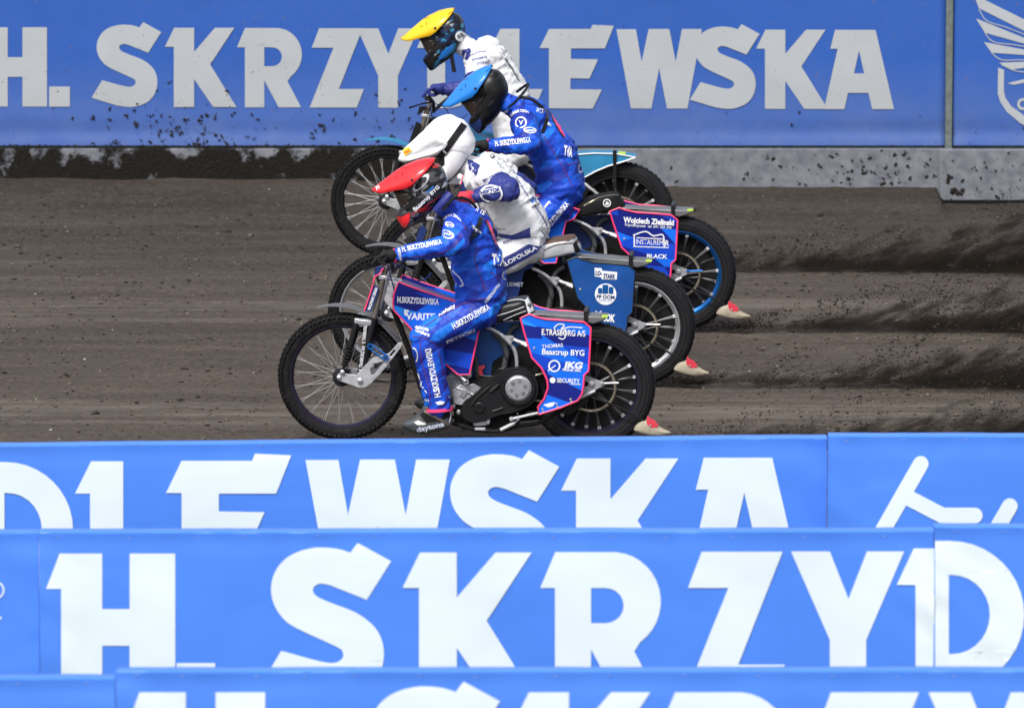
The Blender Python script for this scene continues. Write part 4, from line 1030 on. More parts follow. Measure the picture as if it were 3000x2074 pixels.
    mb = MB(); mb.lathe([(.074, .0), (.073, -.006), (.070, -.008), (.066, -.008), (.064, -.016), (.060, -.019), (0, -.019)], CC, seg=48); cl_ = obj('clutch_cover', mb, M_alu, ca)
    mb = MB()
    for k in range(6):
        an = 2 * math.pi * k / 6 + .3; c = CC + Vector((.040 * math.cos(an), -.0195, .040 * math.sin(an))); mb.lathe([(.010, 0), (.010, -.002), (.0075, -.002), (.007, .0005)], c, seg=14); mb.lathe([(.0035, -.002), (0, -.0025)], c, seg=8)
    obj('clutch_bolts', mb, M_grime, ca)
    mb = MB()
    for x, y, r in ((730, 1212, .012), (792, 1275, .0135), (1190, 892, .006), (1465, 1290, .005)): mb.lathe([(0, -.008), (r * .6, -.008), (r, -.003), (r, .01)], B(*e_(x, y), .12), seg=16)
    part('engine_bolt', mb, M_alu)
    mb = MB(); mb.tube([B(*e_(1392, 1352), .15), B(*e_(1700, 1283), .15)], .0085, seg=10); mb.lathe([(0, -.01), (.012, -.008), (.012, .008), (0, .01)], B(*e_(1395, 1350), .15), seg=14); part('brace_rod', mb, M_alud)
    mb = MB(); mb.tube([B(*e_(1270, 1478), .15), B(*e_(1430, 1398), .14)], .0115, seg=10); mb.tube([B(*e_(1430, 1398), .14), B(*e_(1480, 1350), .12)], .007, seg=8); part('footpeg', mb, M_alud)
    mb = MB(); mb.tube([B(*e_(960, 1400), .10), B(*e_(1140, 1385), .10)], .018, seg=12); mb.box(B(*e_(1040, 1465), .12), (.06, .03, .014)); mb.box(B(*e_(1130, 1370), .11), (.02, .03, .03)); part('oil_pump', mb, M_alud, bevel=.003)
    # exhaust on the far side
    mb = MB(); mb.tube(smoothpts([B(*e_(760, 960), -.08), B(*e_(700, 1150), -.14), B(*e_(900, 1330), -.17), B(*e_(1300, 1360), -.19), B(*b_z(700, 1330), -.20)], 5), .021, seg=12); part('exhaust_pipe', mb, M_grime)
    # --- seat, rear panel, mudguard
    so_ = [(-80, 770), (0, 690), (90, 640), (240, 582), (330, 562), (398, 554), (420, 580), (455, 655), (405, 678), (300, 706), (130, 748), (0, 800)]
    pts = P_(so_, b_z, .0); pts = [p + Vector((0, 0, cfg.get('seatdz', 0))) for p in pts]; mb = MB(); mb.pillow(smoothloop(pts, 3), .115, e=.22, rings=6); st = part('seat', mb, cfg['seat'], smooth=60)
    ss = Surf(FA, st)
    patch(ss, st, 'seat_back_patch', [b_z(380, 585), b_z(400, 560), b_z(450, 652), b_z(405, 674)], cfg['seatend'], lift=.004)
    if i == 0:
        stroke(ss, st, 'seat_piping', [b_z(150, 700), b_z(280, 660), b_z(375, 625)], 2, M_white); stroke(ss, st, 'seat_piping', [b_z(230, 720), b_z(320, 680), b_z(390, 655)], 1.6, M_white); words(ss, st, '9', *b_z(405, 640), *b_z(432, 630), 13, M_blackmat, lift=.006)
        stroke(ss, st, 'seat_piping', [b_z(255, 588), b_z(330, 575), b_z(385, 582)], 2, M_white)
    else:
        stroke(ss, st, 'seat_piping', [b_z(120, 660), b_z(240, 598), b_z(330, 580), b_z(410, 575)], 2.5, cfg.get('seatline', M_redflap))
        st.data.materials.append(cfg['seattop'])
        for pl_ in st.data.polygons:
            if pl_.normal.z > .5: pl_.material_index = 1
    if i == 2:
        out, inn = ring2d(b_z(300, 640), 10, 13, 20); patch(ss, st, 'seat_logo', out, M_white, holes=[inn], lift=.004); patch(ss, st, 'seat_logo', [b_z(285, 655), b_z(295, 625), b_z(318, 640), b_z(312, 655)], M_white, lift=.004)
    rp = [(350, 706), (414, 678), (455, 695), (530, 714), (660, 722), (800, 735), (848, 772), (842, 930), (834, 1080), (802, 1110), (797, 1180), (786, 1245), (755, 1290), (640, 1338), (480, 1388), (474, 1335), (520, 1275), (545, 1200), (538, 1140), (500, 1060), (430, 985), (405, 900), (375, 800)]
    if cfg.get('rpan'):
        orr = .165
        for s in (1, -1):
            pts = P_(rp, b_z, orr)
            if s == -1: pts = [Bm(p) for p in pts]
            mb = MB(); mb.prism(pts, .005 * s); pn = part('rear_panel', mb, cfg['rpan'], bevel=.0)
            mb = MB(); mb.tube([p - Vector((0, .001 * s, 0)) for p in pts], .0058 if cfg['print'] else .004, seg=6, closed=True); obj('edging', mb, M_pink if cfg['print'] else M_black, pn)
            if s == 1:
                s_ = Surf(FA, None, orr); cfg['rprint'](s_, pn)
                mb = MB()
                for x, y in ((448, 917), (705, 1280), (712, 1298), (605, 1313), (612, 1335), (507, 1350), (512, 1372)): mb.lathe([(0, -.004), (.0065, -.003), (.0065, .002)], B(*b_z(x, y), orr), seg=10)
                obj('rivet', mb, M_alud, pn)
        mb = MB(); mb.prism(P_([(400, 668), (470, 676), (560, 682), (800, 690), (972, 698), (935, 730), (860, 752), (800, 738), (530, 716), (420, 690)], b_z, .075), .15)
        mg = part('rear_mudguard', mb, cfg['rfend'], bevel=.008)
        mb = MB(); mb.prism(P_([(925, 695), (970, 696), (967, 704), (925, 704)], b_z, .077), .06); obj('marker_tape', mb, M_yellowneon, mg)
        mb = MB(); mb.prism(P_([(797, 655), (826, 655), (830, 728), (800, 732)], b_z, .085), .17); mb.prism(P_([(800, 655), (823, 655), (818, 690), (806, 690)], b_z, -.0), .02); obj('mudguard_bracket', mb, M_black, mg, bevel=.002)
    # axle plate, adjuster, chain
    for s in (1, -1):
        f = (lambda p: p) if s == 1 else Bm
        mb = MB(); mb.prism([f(p) for p in P_([(780, 1095), (870, 1135), (945, 1162), (945, 1182), (880, 1215), (780, 1250), (750, 1180)], b_z, .105)], .006 * s, holes=[[f(p) for p in P_([(800, 1150), (830, 1160), (830, 1185), (800, 1195)], b_z, .105)]])
        ap = part('axle_plate', mb, M_alud, bevel=.001)
        mb = MB(); mb.lathe([(0, -.016), (.009, -.016), (.010, -.010), (.016, -.008), (.016, .004)], f(B(*b_z(855, 1172), .108)), seg=18); obj('axle_nut', mb, M_alu, ap)
        mb = MB(); mb.tube([f(B(*b_z(930, 1168), .105)), f(B(*b_z(1045, 1165), .105))], .006, seg=8); mb.lathe([(0, -.01), (.01, -.008), (.01, .008), (0, .01)], f(B(*b_z(930, 1168), .108)), seg=10)
        obj('chain_adjuster', mb, cfg.get('adj', M_alu), ap)
        mb = MB(); mb.tube([f(B(*b_z(880, 1220), .10)), f(B(*b_z(640, 1332), .13))], .0105, seg=8); part('lower_stay', mb, M_alud)
    mb = MB(); mb.prism(P_([(845, 1258), (830, 1300), (720, 1380), (680, 1400), (672, 1370), (760, 1295)], b_z, .085), .012); mb.lathe([(0, -.008), (.006, -.007), (.006, .002)], B(*b_z(686, 1377), .088), seg=10); part('chain_guide', mb, M_black, bevel=.002)
    mb = MB(); g0 = B(*e_(1475, 1000), .062)
    for sg in (1, -1): mb.tube([g0 + Vector((0, 0, .05 * sg)), ra + Vector((0, -.062, .137 * sg))], .006, seg=6)
    part('drive_chain', mb, M_brass)
    # dirt deflector behind the rear tyre
    dl = P_([(1152, 1492), (1180, 1452), (1240, 1425), (1300, 1450), (1365, 1490), (1420, 1516), (1395, 1530), (1335, 1541), (1265, 1535), (1200, 1520), (1165, 1506)], b_z, .078)
    mb = MB(); mb.pillow(smoothloop(dl, 3), .028, e=.35, rings=4); df = part('dirt_deflector', mb, M_cream, smooth=60)
    rl = P_([(1242, 1440), (1250, 1395), (1266, 1416), (1296, 1428), (1328, 1462), (1322, 1480), (1275, 1486), (1252, 1468)], b_z, .106); mb = MB(); mb.prism(rl, .01); obj('strap', mb, M_redflap, df, bevel=.002)
    mb = MB(); mb.lathe([(0, -.003), (.006, -.002), (.006, .002)], B(*b_z(1270, 1468), .107), seg=10); obj('rivet', mb, M_alu, df)
    mb = MB(); mb.tube(smoothpts([B(*b_z(1270, 1445), .078), B(*b_z(1200, 1420), .09), B(*b_z(1050, 1340), .095), B(*b_z(800, 1245), .095)], 4), .006, seg=6); part('deflector_arm', mb, M_blackmat)
    return root, B

def print1(s_, pn):
    w = lambda t, x0, y0, x1, y1, h, **k: words(s_, pn, t, *b_z(x0, y0), *b_z(x1, y1), h, **k)
    w('E.TRASBORG A/S', 500, 824, 810, 836, 17, bold=.02); stroke(s_, pn, 'logo_swirl', [b_z(*p) for p in ((600, 800), (590, 775), (620, 750), (660, 755), (640, 785), (700, 770), (790, 775))], 3.2, M_white); stroke(s_, pn, 'logo_swirl', [b_z(*p) for p in ((660, 770), (670, 830), (650, 855), (620, 845))], 3.2, M_white)
    w('THOMAS', 503, 922, 652, 910, 11, bold=.01); w('Baastrup BYG', 502, 962, 803, 972, 16, bold=.025)
    out, inn = ring2d(b_z(590, 1045), 13.5, 18, 22); patch(s_, pn, 'logo_ring', out, M_white, holes=[inn], sub=0); stroke(s_, pn, 'logo_stroke', [b_z(545, 1080), b_z(600, 1040)], 3, M_white)
    w('JKG', 650, 1058, 785, 1064, 18, bold=.05, shear=.2); w('THINK BIG', 645, 1080, 776, 1086, 6.5, bold=.03)
    out, _ = ring2d(b_z(578, 1146), 1, 8.5, 20); patch(s_, pn, 'logo_disc', out, M_white, sub=0); w('SECURITY', 608, 1160, 770, 1166, 12, bold=.02); w('PREMIUM', 705, 1177, 774, 1180, 4.5)
    patch(s_, pn, 'logo_wing', [b_z(510, 1320), b_z(560, 1305), b_z(598, 1300), b_z(580, 1330), b_z(545, 1338)], M_white, sub=0)
def print3(s_, pn):
    w = lambda t, x0, y0, x1, y1, h, **k: words(s_, pn, t, *b_z(x0, y0), *b_z(x1, y1), h, **k)
    # laid out in the nearest machine's coordinates
    w('Wojciech Zielinski', 425, 790, 820, 815, 17, bold=.045); w('Fizjoterapeuta  tel. 691 203 293', 440, 818, 800, 842, 8, bold=.01)
    stroke(s_, pn, 'logo_house', [b_z(*p) for p in ((505, 895), (505, 890), (510, 888), (600, 862), (660, 895), (725, 885), (740, 905))], 4, M_white); stroke(s_, pn, 'logo_house', [b_z(*p) for p in ((512, 890), (512, 975))], 4, M_white); stroke(s_, pn, 'logo_house', [b_z(*p) for p in ((742, 900), (745, 985))], 4, M_white); stroke(s_, pn, 'logo_house', [b_z(*p) for p in ((505, 978), (780, 988))], 3, M_white); stroke(s_, pn, 'logo_house', [b_z(*p) for p in ((530, 910), (740, 920))], 3, M_white)
    w('INSTALREM', 525, 960, 735, 968, 16, bold=.0); w('R', 752, 972, 782, 974, 17, bold=.02); w('BLACK', 610, 1068, 770, 1072, 13, bold=.03)
def print2(s_, pn):
    w = lambda t, x0, y0, x1, y1, h, m=None, **k: words(s_, pn, t, *b_z(x0, y0), *b_z(x1, y1), h, m, **k)
    patch(s_, pn, 'sticker', [b_z(545, 755), b_z(600, 758), b_z(600, 775), b_z(715, 785), b_z(712, 840), b_z(600, 840), b_z(598, 826), b_z(548, 820)], M_white, sub=0); w('LO-', 552, 808, 600, 812, 13, M_dkblue, lift=.005); w('STARK', 612, 832, 700, 834, 14, M_dkblue, lift=.005)
    out, _ = ring2d(b_z(632, 950), 1, 33, 32); patch(s_, pn, 'logo_disc', out, M_white, sub=0)
    for x0, y0, x1, y1 in ((575, 905, 605, 945), (608, 880, 650, 945), (655, 895, 688, 945)): patch(s_, pn, 'logo_block', [b_z(x0, y0), b_z(x1, y0), b_z(x1, y1), b_z(x0, y1)], M_blueano, lift=.005, sub=0)
    w('PP DOM', 565, 982, 698, 985, 11, M_dkblue, bold=.02, lift=.005); w('DEWELOPER', 580, 1000, 685, 1002, 6, M_dimwhite, lift=.005)
    w('WISLOK', 535, 1140, 705, 1155, 22, bold=.05); stroke(s_, pn, 'logo_horns', [b_z(*p) for p in ((560, 1075), (580, 1090), (605, 1075))], 3, M_white)
base = dict(frim=M_purplerim, rrim=M_purplerim, fspk='thin', guard=M_dkblue, ffend=M_fender, fpan=M_panel, inner=M_bluepanel, seat=M_black, seatend=M_whitepl, seattop=M_blackmat, rpan=M_panel, rfend=M_fender, rprint=print1, print=True)
LB = ['nearest motorcycle, red-helmeted rider on it, black wheels and E.TRASBORG rear panel',
      'motorcycle with silver rims and plain blue rear panel, second from the foreground',
      'motorcycle with bright blue rear rim and Wojciech rear panel, third from the foreground',
      'farthest motorcycle with light blue mudguards and black spoked front wheel']
bike1, B1 = build_bike(0, LB[0], base)
bike2, B2 = build_bike(1, LB[1], dict(base, frim=M_alu, rrim=M_alu, rin=.03, guard=M_dkblue, fpan=M_dkblue, inner=M_blackmat, seatdz=.03, seatline=M_seatbrown, seat=mat('pale_seat_vinyl', (.45, .47, .50), .4, var=.15, bump=.2, bscale=20, dirt=.35), seatend=M_blackmat, seattop=M_seatbrown, rpan=M_bluepanel, rprint=print2, print=False))
bike3, B3 = build_bike(2, LB[2], dict(base, rrim=M_bluerim, rin=.03, rprint=print3, seat=M_blackmat, seatend=M_blackmat, seatline=M_brass, inner=M_dkblue, adj=M_blueano, ign=M_black))
bike4, B4 = build_bike(3, LB[3], dict(base, frim=M_blackrim, rrim=M_blackrim, fspk='thick', print=False, fpan=M_cyanfender, ffend=M_cyanfender, rpan=None, guard=M_blackmat, seat=M_blackmat, seatend=M_blackmat, inner=M_dkblue, ign=M_black))
# the farthest machine's large coloured mudguard
q = lambda x, y: FR[3].P(1640 + x / 2.347, 420 + y / 2.347, .08)
mb = MB(); mb.prism([q(*p) for p in ((20, 90), (110, 76), (240, 68), (390, 72), (520, 96), (512, 108), (440, 128), (330, 160), (245, 196), (172, 236), (100, 260), (20, 250))], .16)
mg = obj('rear_mudguard', mb, M_cyanfender, bike4, bevel=.01)
mb = MB(); mb.tube([q(*p) - Vector((0, .004, 0)) for p in ((110, 78), (240, 69), (390, 73), (520, 97))], .004, seg=6); mb.tube([q(*p) - Vector((0, .004, 0)) for p in ((520, 98), (440, 126), (330, 158), (245, 194), (172, 234))], .005, seg=6); obj('edging', mb, M_whitepl, mg)
mb = MB(); mb.prism([q(*p) - Vector((0, .01, 0)) for p in ((365, 50), (392, 48), (388, 310), (368, 310))], .012); obj('mudguard_bracket', mb, M_black, mg)
mb = MB(); mb.prism([q(*p) - Vector((0, .004, 0)) for p in ((400, 68), (450, 74), (450, 82), (400, 76))], .1); obj('marker_tape', mb, M_yellowneon, mg)

# ------------------------------------------------------------------ riders
def roundcone(mb, p0, r0, p1, r1, seg=14):
    p0, p1 = Vector(p0), Vector(p1); d = p1 - p0; L = d.length; t = d.normalized() if L > 1e-6 else Vector((0, 0, 1))
    pts = []; rr = []
    for k in range(6): a = math.pi / 2 * k / 6; pts.append(p0 - t * r0 * math.cos(a)); rr.append(max(r0 * math.sin(a), .0015))
    pts.append(p0); rr.append(r0); pts.append(p0.lerp(p1, .5)); rr.append((r0 + r1) / 2)
    for k in range(7): a = math.pi / 2 * k / 6; pts.append(p1 + t * r1 * math.sin(a)); rr.append(max(r1 * math.cos(a), .0015))
    up = Vector((0, 1, 0)) if abs(t.y) < .9 else Vector((0, 0, 1))
    mb.tube(pts, rr, seg)
def flesh(name, caps, voxel, mats, parent, folds=0., smooth=4, extra=None):
    """one continuous skin over tapered limbs; caps: (p0, r0, p1, r1, material index)"""
    mb = MB()
    for c in caps: roundcone(mb, *c[:4])
    me = mesh_of(mb, name, mats); o = link(name, me)
    md = o.modifiers.new('skin', 'REMESH'); md.mode = 'VOXEL'; md.voxel_size = voxel
    ms = o.modifiers.new('smooth', 'SMOOTH'); ms.iterations = smooth; ms.factor = .6
    dg = bpy.context.evaluated_depsgraph_get(); dg.update()
    nm = bpy.data.meshes.new_from_object(o.evaluated_get(dg)); bpy.data.objects.remove(o); bpy.data.meshes.remove(me)
    nm.name = name
    n = len(nm.vertices); co_ = np.empty(n * 3, np.float32); nm.vertices.foreach_get('co', co_); co_ = co_.reshape(-1, 3)
    if folds:
        nr = np.empty(n * 3, np.float32); nm.vertices.foreach_get('normal', nr); nr = nr.reshape(-1, 3)
        best = np.full(n, 1e9); al = np.zeros(n); an = np.zeros(n); en = np.zeros(n); ci = np.zeros(n)
        for q, (p0, r0, p1, r1, mi) in enumerate(caps):
            a = np.array(p0); b = np.array(p1); ab = b - a; L = max(np.linalg.norm(ab), 1e-6); ax = ab / L
            t = np.clip((co_ - a) @ ax, 0, L); rel = co_ - (a + t[:, None] * ax); dd = np.linalg.norm(rel, axis=1) - (r0 + (r1 - r0) * t / L)
            e1 = np.cross(ax, [0, 1, 0]); e1 /= max(np.linalg.norm(e1), 1e-6); e2 = np.cross(ax, e1)
            k = dd < best; best[k] = dd[k]; al[k] = ((co_ - a) @ ax)[k]; an[k] = np.arctan2(rel @ e2, rel @ e1)[k]; en[k] = np.exp(-np.minimum(t, L - t) / .07)[k]; ci[k] = q % 9
        d = np.zeros(n)
        for i in range(n):
            p = Vector(co_[i]); sx, cx_ = math.sin(an[i]), math.cos(an[i])
            a = noise.noise(Vector((al[i] * 17 + sx * .9, cx_ * .8 + ci[i] * 3, sx * .8)))           # broad folds round the limb
            b = noise.noise(Vector((al[i] * 40 + cx_ * 1.6 + p.x * 8, sx * 1.2, ci[i] * 5 + p.z * 6)))  # sharper creases
            g_ = noise.noise(p * 9)
            d[i] = (.5 - abs(a) * 2.0) * (.45 + .75 * en[i]) + (.35 - abs(b) * 1.5) * (.25 + .45 * en[i]) + g_ * .8
        ed = np.empty(len(nm.edges) * 2, np.int32); nm.edges.foreach_get('vertices', ed); ed = ed.reshape(-1, 2)
        deg = np.bincount(ed.ravel(), minlength=n) + 1e-9
        for _ in range(2):
            acc = np.bincount(ed[:, 0], d[ed[:, 1]], n) + np.bincount(ed[:, 1], d[ed[:, 0]], n); d = .4 * d + .6 * acc / deg
        co_ = co_ + nr * (d * folds)[:, None]; nm.vertices.foreach_set('co', co_.astype(np.float32).ravel())
    while len(nm.materials) < len(mats): nm.materials.append(mats[len(nm.materials)])
    if len(mats) > 1:
        m_ = len(nm.polygons); ce = np.empty(m_ * 3, np.float32); nm.polygons.foreach_get('center', ce); ce = ce.reshape(-1, 3)
        best = np.full(m_, 1e9); idx = np.zeros(m_, np.int32)
        for p0, r0, p1, r1, mi in caps:
            a = np.array(p0); b = np.array(p1); ab = b - a; t = np.clip(((ce - a) @ ab) / max(ab @ ab, 1e-9), 0, 1)
            dd = np.linalg.norm(ce - (a + t[:, None] * ab), axis=1) - (r0 + (r1 - r0) * t)
            k = dd < best; best[k] = dd[k]; idx[k] = mi
        nm.polygons.foreach_set('material_index', idx)
    nm.shade_smooth(); nm.update()
    return link(name, nm, parent)

z3 = lambda x, y: (940 + x / 2.85, 300 + y / 2.85)
z4 = lambda x, y: (1100 + x / 2.85, y / 2.85)
zb = lambda x, y: (1060 + x / 6.138, 440 + y / 6.138)          # helmet close-up
zh = lambda x, y: (1040 + x / 6.414, 620 + y / 6.414)          # hand close-up
HC = FA.P(*zb(1120, 700), 0)
def hl(x, y, off=0.): return FA.P(*zb(x, y), off) - HC
SHELL = [(560, 740), (620, 620), (735, 490), (895, 365), (1085, 275), (1250, 232), (1370, 255), (1455, 330), (1505, 440), (1530, 560), (1528, 680), (1490, 800), (1420, 910), (1330, 1025), (1230, 1130), (1100, 1225), (960, 1300), (860, 1375), (765, 1405), (700, 1330), (622, 1185), (640, 1100), (690, 1020), (648, 905), (595, 795)]
PEAK = [((175, 712), (190, 738), .012), ((300, 615), (335, 785), .055), ((480, 475), (580, 735), .085), ((640, 352), (790, 702), .112), ((800, 262), (900, 632), .128), ((1000, 182), (1010, 525), .132), ((1180, 148), (1150, 395), .118), ((1318, 148), (1300, 215), .055)]
def helmet(fr, root, tip, ang, mats, dark_chin):
    scale = 1.08 if mats[0] is M_wcover else 1.
    ca, sa = math.cos(math.radians(ang)), math.sin(math.radians(ang))
    def R(v): return Vector((v.x * ca - v.z * sa, v.y, v.x * sa + v.z * ca)) * scale
    pos = fr.P(*tip, 0) - R(hl(175, 712)); f = lambda x, y, off=0.: pos + R(hl(x, y, off))
    wf = lambda s_: 1.
    out = smoothloop([f(x, y) for x, y in SHELL], 3); mb = MB(); N = len(out)
    def wf(s_):
        x = SHELL[int(s_ * len(SHELL)) % len(SHELL)][0]; return .72 + .28 * min(max((x - 600) / 450., 0), 1)
    mb.pillow(out, .124, c=f(1110, 690), e=.62, rings=12, Wf=wf)
    sh = obj('helmet', mb, mats[0], root, smooth=80)
    # peak
    white = mats[1] is M_wcover
    mb = MB(); vs = []; nq = 12; fs = []
    st = []
    for k in range(len(PEAK) - 1):
        for j in range(3):
            t = j / 3; a, b = PEAK[k], PEAK[k + 1]
            st.append(tuple((a[0][i] + (b[0][i] - a[0][i]) * t) for i in (0, 1)) + tuple((a[1][i] + (b[1][i] - a[1][i]) * t) for i in (0, 1)) + (a[2] + (b[2] - a[2]) * t,))
    a = PEAK[-1]; st.append((*a[0], *a[1], a[2]))
    if mats[1] is M_wcover: st = st[:-4]
    for rx, ry, ex, ey, w in st:
        for q in range(nq + 1):
            s_ = -1 + 2 * q / nq; r_ = hl(rx, ry); e1 = hl(ex, ey, w); t = abs(s_) ** 2.5
            rib = .004 * math.exp(-((abs(s_) - .42) / .09) ** 2)
            vs.append(pos + R(Vector((r_.x + (e1.x - r_.x) * t - rib, -w * s_ * -1 if s_ > 0 else -w * -s_ * -1 * -1, r_.z + (e1.z - r_.z) * t + rib))) if False else pos + R(Vector((r_.x + (e1.x - r_.x) * t, w * s_, r_.z + (e1.z - r_.z) * t + rib))))
    w_ = nq + 1
    for i in range(len(st) - 1):
        for q in range(nq): fs.append((i * w_ + q, i * w_ + q + 1, (i + 1) * w_ + q + 1, (i + 1) * w_ + q))
    if white:
        ol_ = [z3(*p) for p in ((652, 470), (690, 398), (765, 325), (840, 255), (905, 185), (990, 125), (1080, 108), (1160, 148), (1232, 222), (1280, 300), (1284, 365), (1255, 425), (1150, 440), (1010, 440), (890, 462), (760, 482), (690, 500))]
        mb = MB(); mb.pillow(smoothloop([fr.P(*p, 0) for p in ol_], 4), .130, c=fr.P(*z3(1060, 330), 0), e=.60, rings=12, Wf=lambda t: .62 + .38 * min(1, abs(((t + .0) % 1) - .0) * 5, abs(1 - t) * 6)); pk = obj('helmet_cover', mb, mats[1], sh, smooth=80)
        for v_ in pk.data.vertices: v_.co += v_.normal * (.0035 * noise.noise(v_.co * 30) + .004 * noise.noise(v_.co * 11))
    else:
        mb.add(vs, fs); pk = obj('peak', mb, mats[1], sh, smooth=60)
    md = pk.modifiers.new('thickness', 'SOLIDIFY'); md.thickness = .0035; md.offset = 0
    sf = Surf(fr, sh); pf = Surf(fr, pk)
    # photo-space position of a helmet point for prints
    def px(x, y):
        p = fr.M @ f(x, y, .1); d = p - cam; t = d.dot(FWD); return (1500 + F * d.dot(RIGHT) / t, 1037 - F * d.dot(UP) / t)
    L_ = lambda l: [px(*p) for p in l]
    patch(sf, sh, 'goggle_frame', L_([(590, 740), (760, 735), (900, 770), (975, 860), (950, 990), (800, 1075), (705, 1030), (640, 905)]), M_blackmat, lift=.004, sub=6)
    patch(sf, sh, 'goggle_lens', L_([(600, 770), (760, 762), (850, 800), (880, 870), (850, 960), (760, 1035), (700, 1005), (645, 900)]), M_lens, lift=.007, sub=6)
    patch(sf, sh, 'chin_vent', L_([(605, 1160), (700, 1205), (860, 1130), (880, 1160), (860, 1250), (800, 1385), (755, 1405), (700, 1330), (640, 1230)]), dark_chin, lift=.005, sub=6)
    stroke(sf, sh, 'shell_edge', L_([(1490, 790), (1330, 1010), (1100, 1210), (930, 1300)]), 6, M_fender, lift=.003)
    # slots and screw in the peak
    if white: return sh, pk, sf, pf, px, f
    for l in ([(700, 340), (760, 318), (800, 330)], [(590, 500), (650, 492)], [(720, 480), (735, 400)], [(1180, 270), (1280, 220)], [(520, 430), (560, 400)]): stroke(pf, pk, 'vent_slot', L_(l), 1.6, M_blackmat, lift=.003)
    o_, _ = ring2d(px(905, 545), 1, 4.2, 14); patch(pf, pk, 'screw', o_, M_blackmat, lift=.004, sub=0)
    return sh, pk, sf, pf, px, f

def hand(fr, root, wrist, m, side=1, base=None, dirn=None):
    """gloved hand closed on the bar; wrist in local coordinates"""
    W0 = FA.P(*zh(720, 830), .34)
    def g(x, y, off):
        p = FA.P(*zh(x, y), off) - W0; return Vector((p.x, p.y * side, p.z)) + wrist
    c = [(g(740, 830, .345), .037, g(650, 825, .35), .036, 0), (g(650, 815, .37), .030, g(530, 800, .375), .024, 0), (g(640, 850, .33), .028, g(540, 820, .335), .023, 0)]
    for k, o_ in enumerate((.395, .372, .350, .328)):
        if k in (2, 3): c += [(g(520, 805, o_), .0115, g(400, 850, o_), .0105, 0), (g(400, 850, o_), .0105, g(270 + 8 * k, 985, o_ + .01), .0085, 0)]
        else: c += [(g(520, 800, o_), .0115, g(420, 850, o_), .011, 0), (g(420, 850, o_), .0105, g(430, 950, o_), .010, 0), (g(430, 950, o_), .010, g(530, 975, o_), .009, 0)]
    c += [(g(640, 890, .31), .015, g(560, 950, .305), .0125, 0), (g(560, 950, .305), .0125, g(470, 945, .318), .010, 0)]
    return flesh('glove', c, .005, [m], root, .002, 2)

BOOT = [(150, 1462), (165, 1432), (235, 1390), (305, 1352), (350, 1305), (400, 1235), (480, 1200), (640, 1200), (700, 1245), (712, 1330), (728, 1420), (700, 1478), (640, 1510), (520, 1540), (380, 1562), (280, 1545), (190, 1502)]
ANK0 = FA.P(*e_(560, 1260), .21)
def boot(fr, root, ank, side=1, prints=False):
    g = lambda x, y: FA.P(*e_(x, y), .21) - ANK0 + ank
    mb = MB(); mb.pillow(smoothloop([g(*p) for p in BOOT], 3), .050, c=g(480, 1420), e=.45, rings=7)
    bt = obj('boot', mb, M_boot, root, smooth=70)
    if prints:
        sf = Surf(fr, bt); words(sf, bt, 'daytona', *e_(320, 1502), *e_(632, 1430), 14, M_dimwhite, bold=.03, lift=.003)
        patch(sf, bt, 'toe_patch', [e_(285, 1390), e_(330, 1368), (1140 + 425 / 3.893, 880 + 1405 / 3.893), e_(400, 1420), e_(320, 1420)], M_whitepl, sub=5)
        patch(sf, bt, 'boot_ankle', [e_(352, 1310), e_(402, 1240), e_(480, 1210), e_(640, 1208), e_(698, 1248), e_(706, 1330), e_(560, 1375), e_(430, 1398)], M_blackmat, lift=.002, sub=6)
        stroke(sf, bt, 'steel_strap', [e_(400, 1258), e_(560, 1345), e_(715, 1440)], 8, M_grime, lift=.006); stroke(sf, bt, 'lace', [e_(670, 1222), e_(700, 1290), e_(685, 1395)], 2, M_white, lift=.004)
        stroke(sf, bt, 'sole', [e_(158, 1480), e_(260, 1535), e_(380, 1552), e_(520, 1530), e_(690, 1475)], 5, M_alud, lift=.005)
        patch(sf, bt, 'sole_tread', [e_(330, 1535), e_(500, 1520), e_(690, 1475), e_(690, 1490), e_(520, 1535), e_(380, 1553)], M_blackmat, lift=.007, sub=6)
    return bt

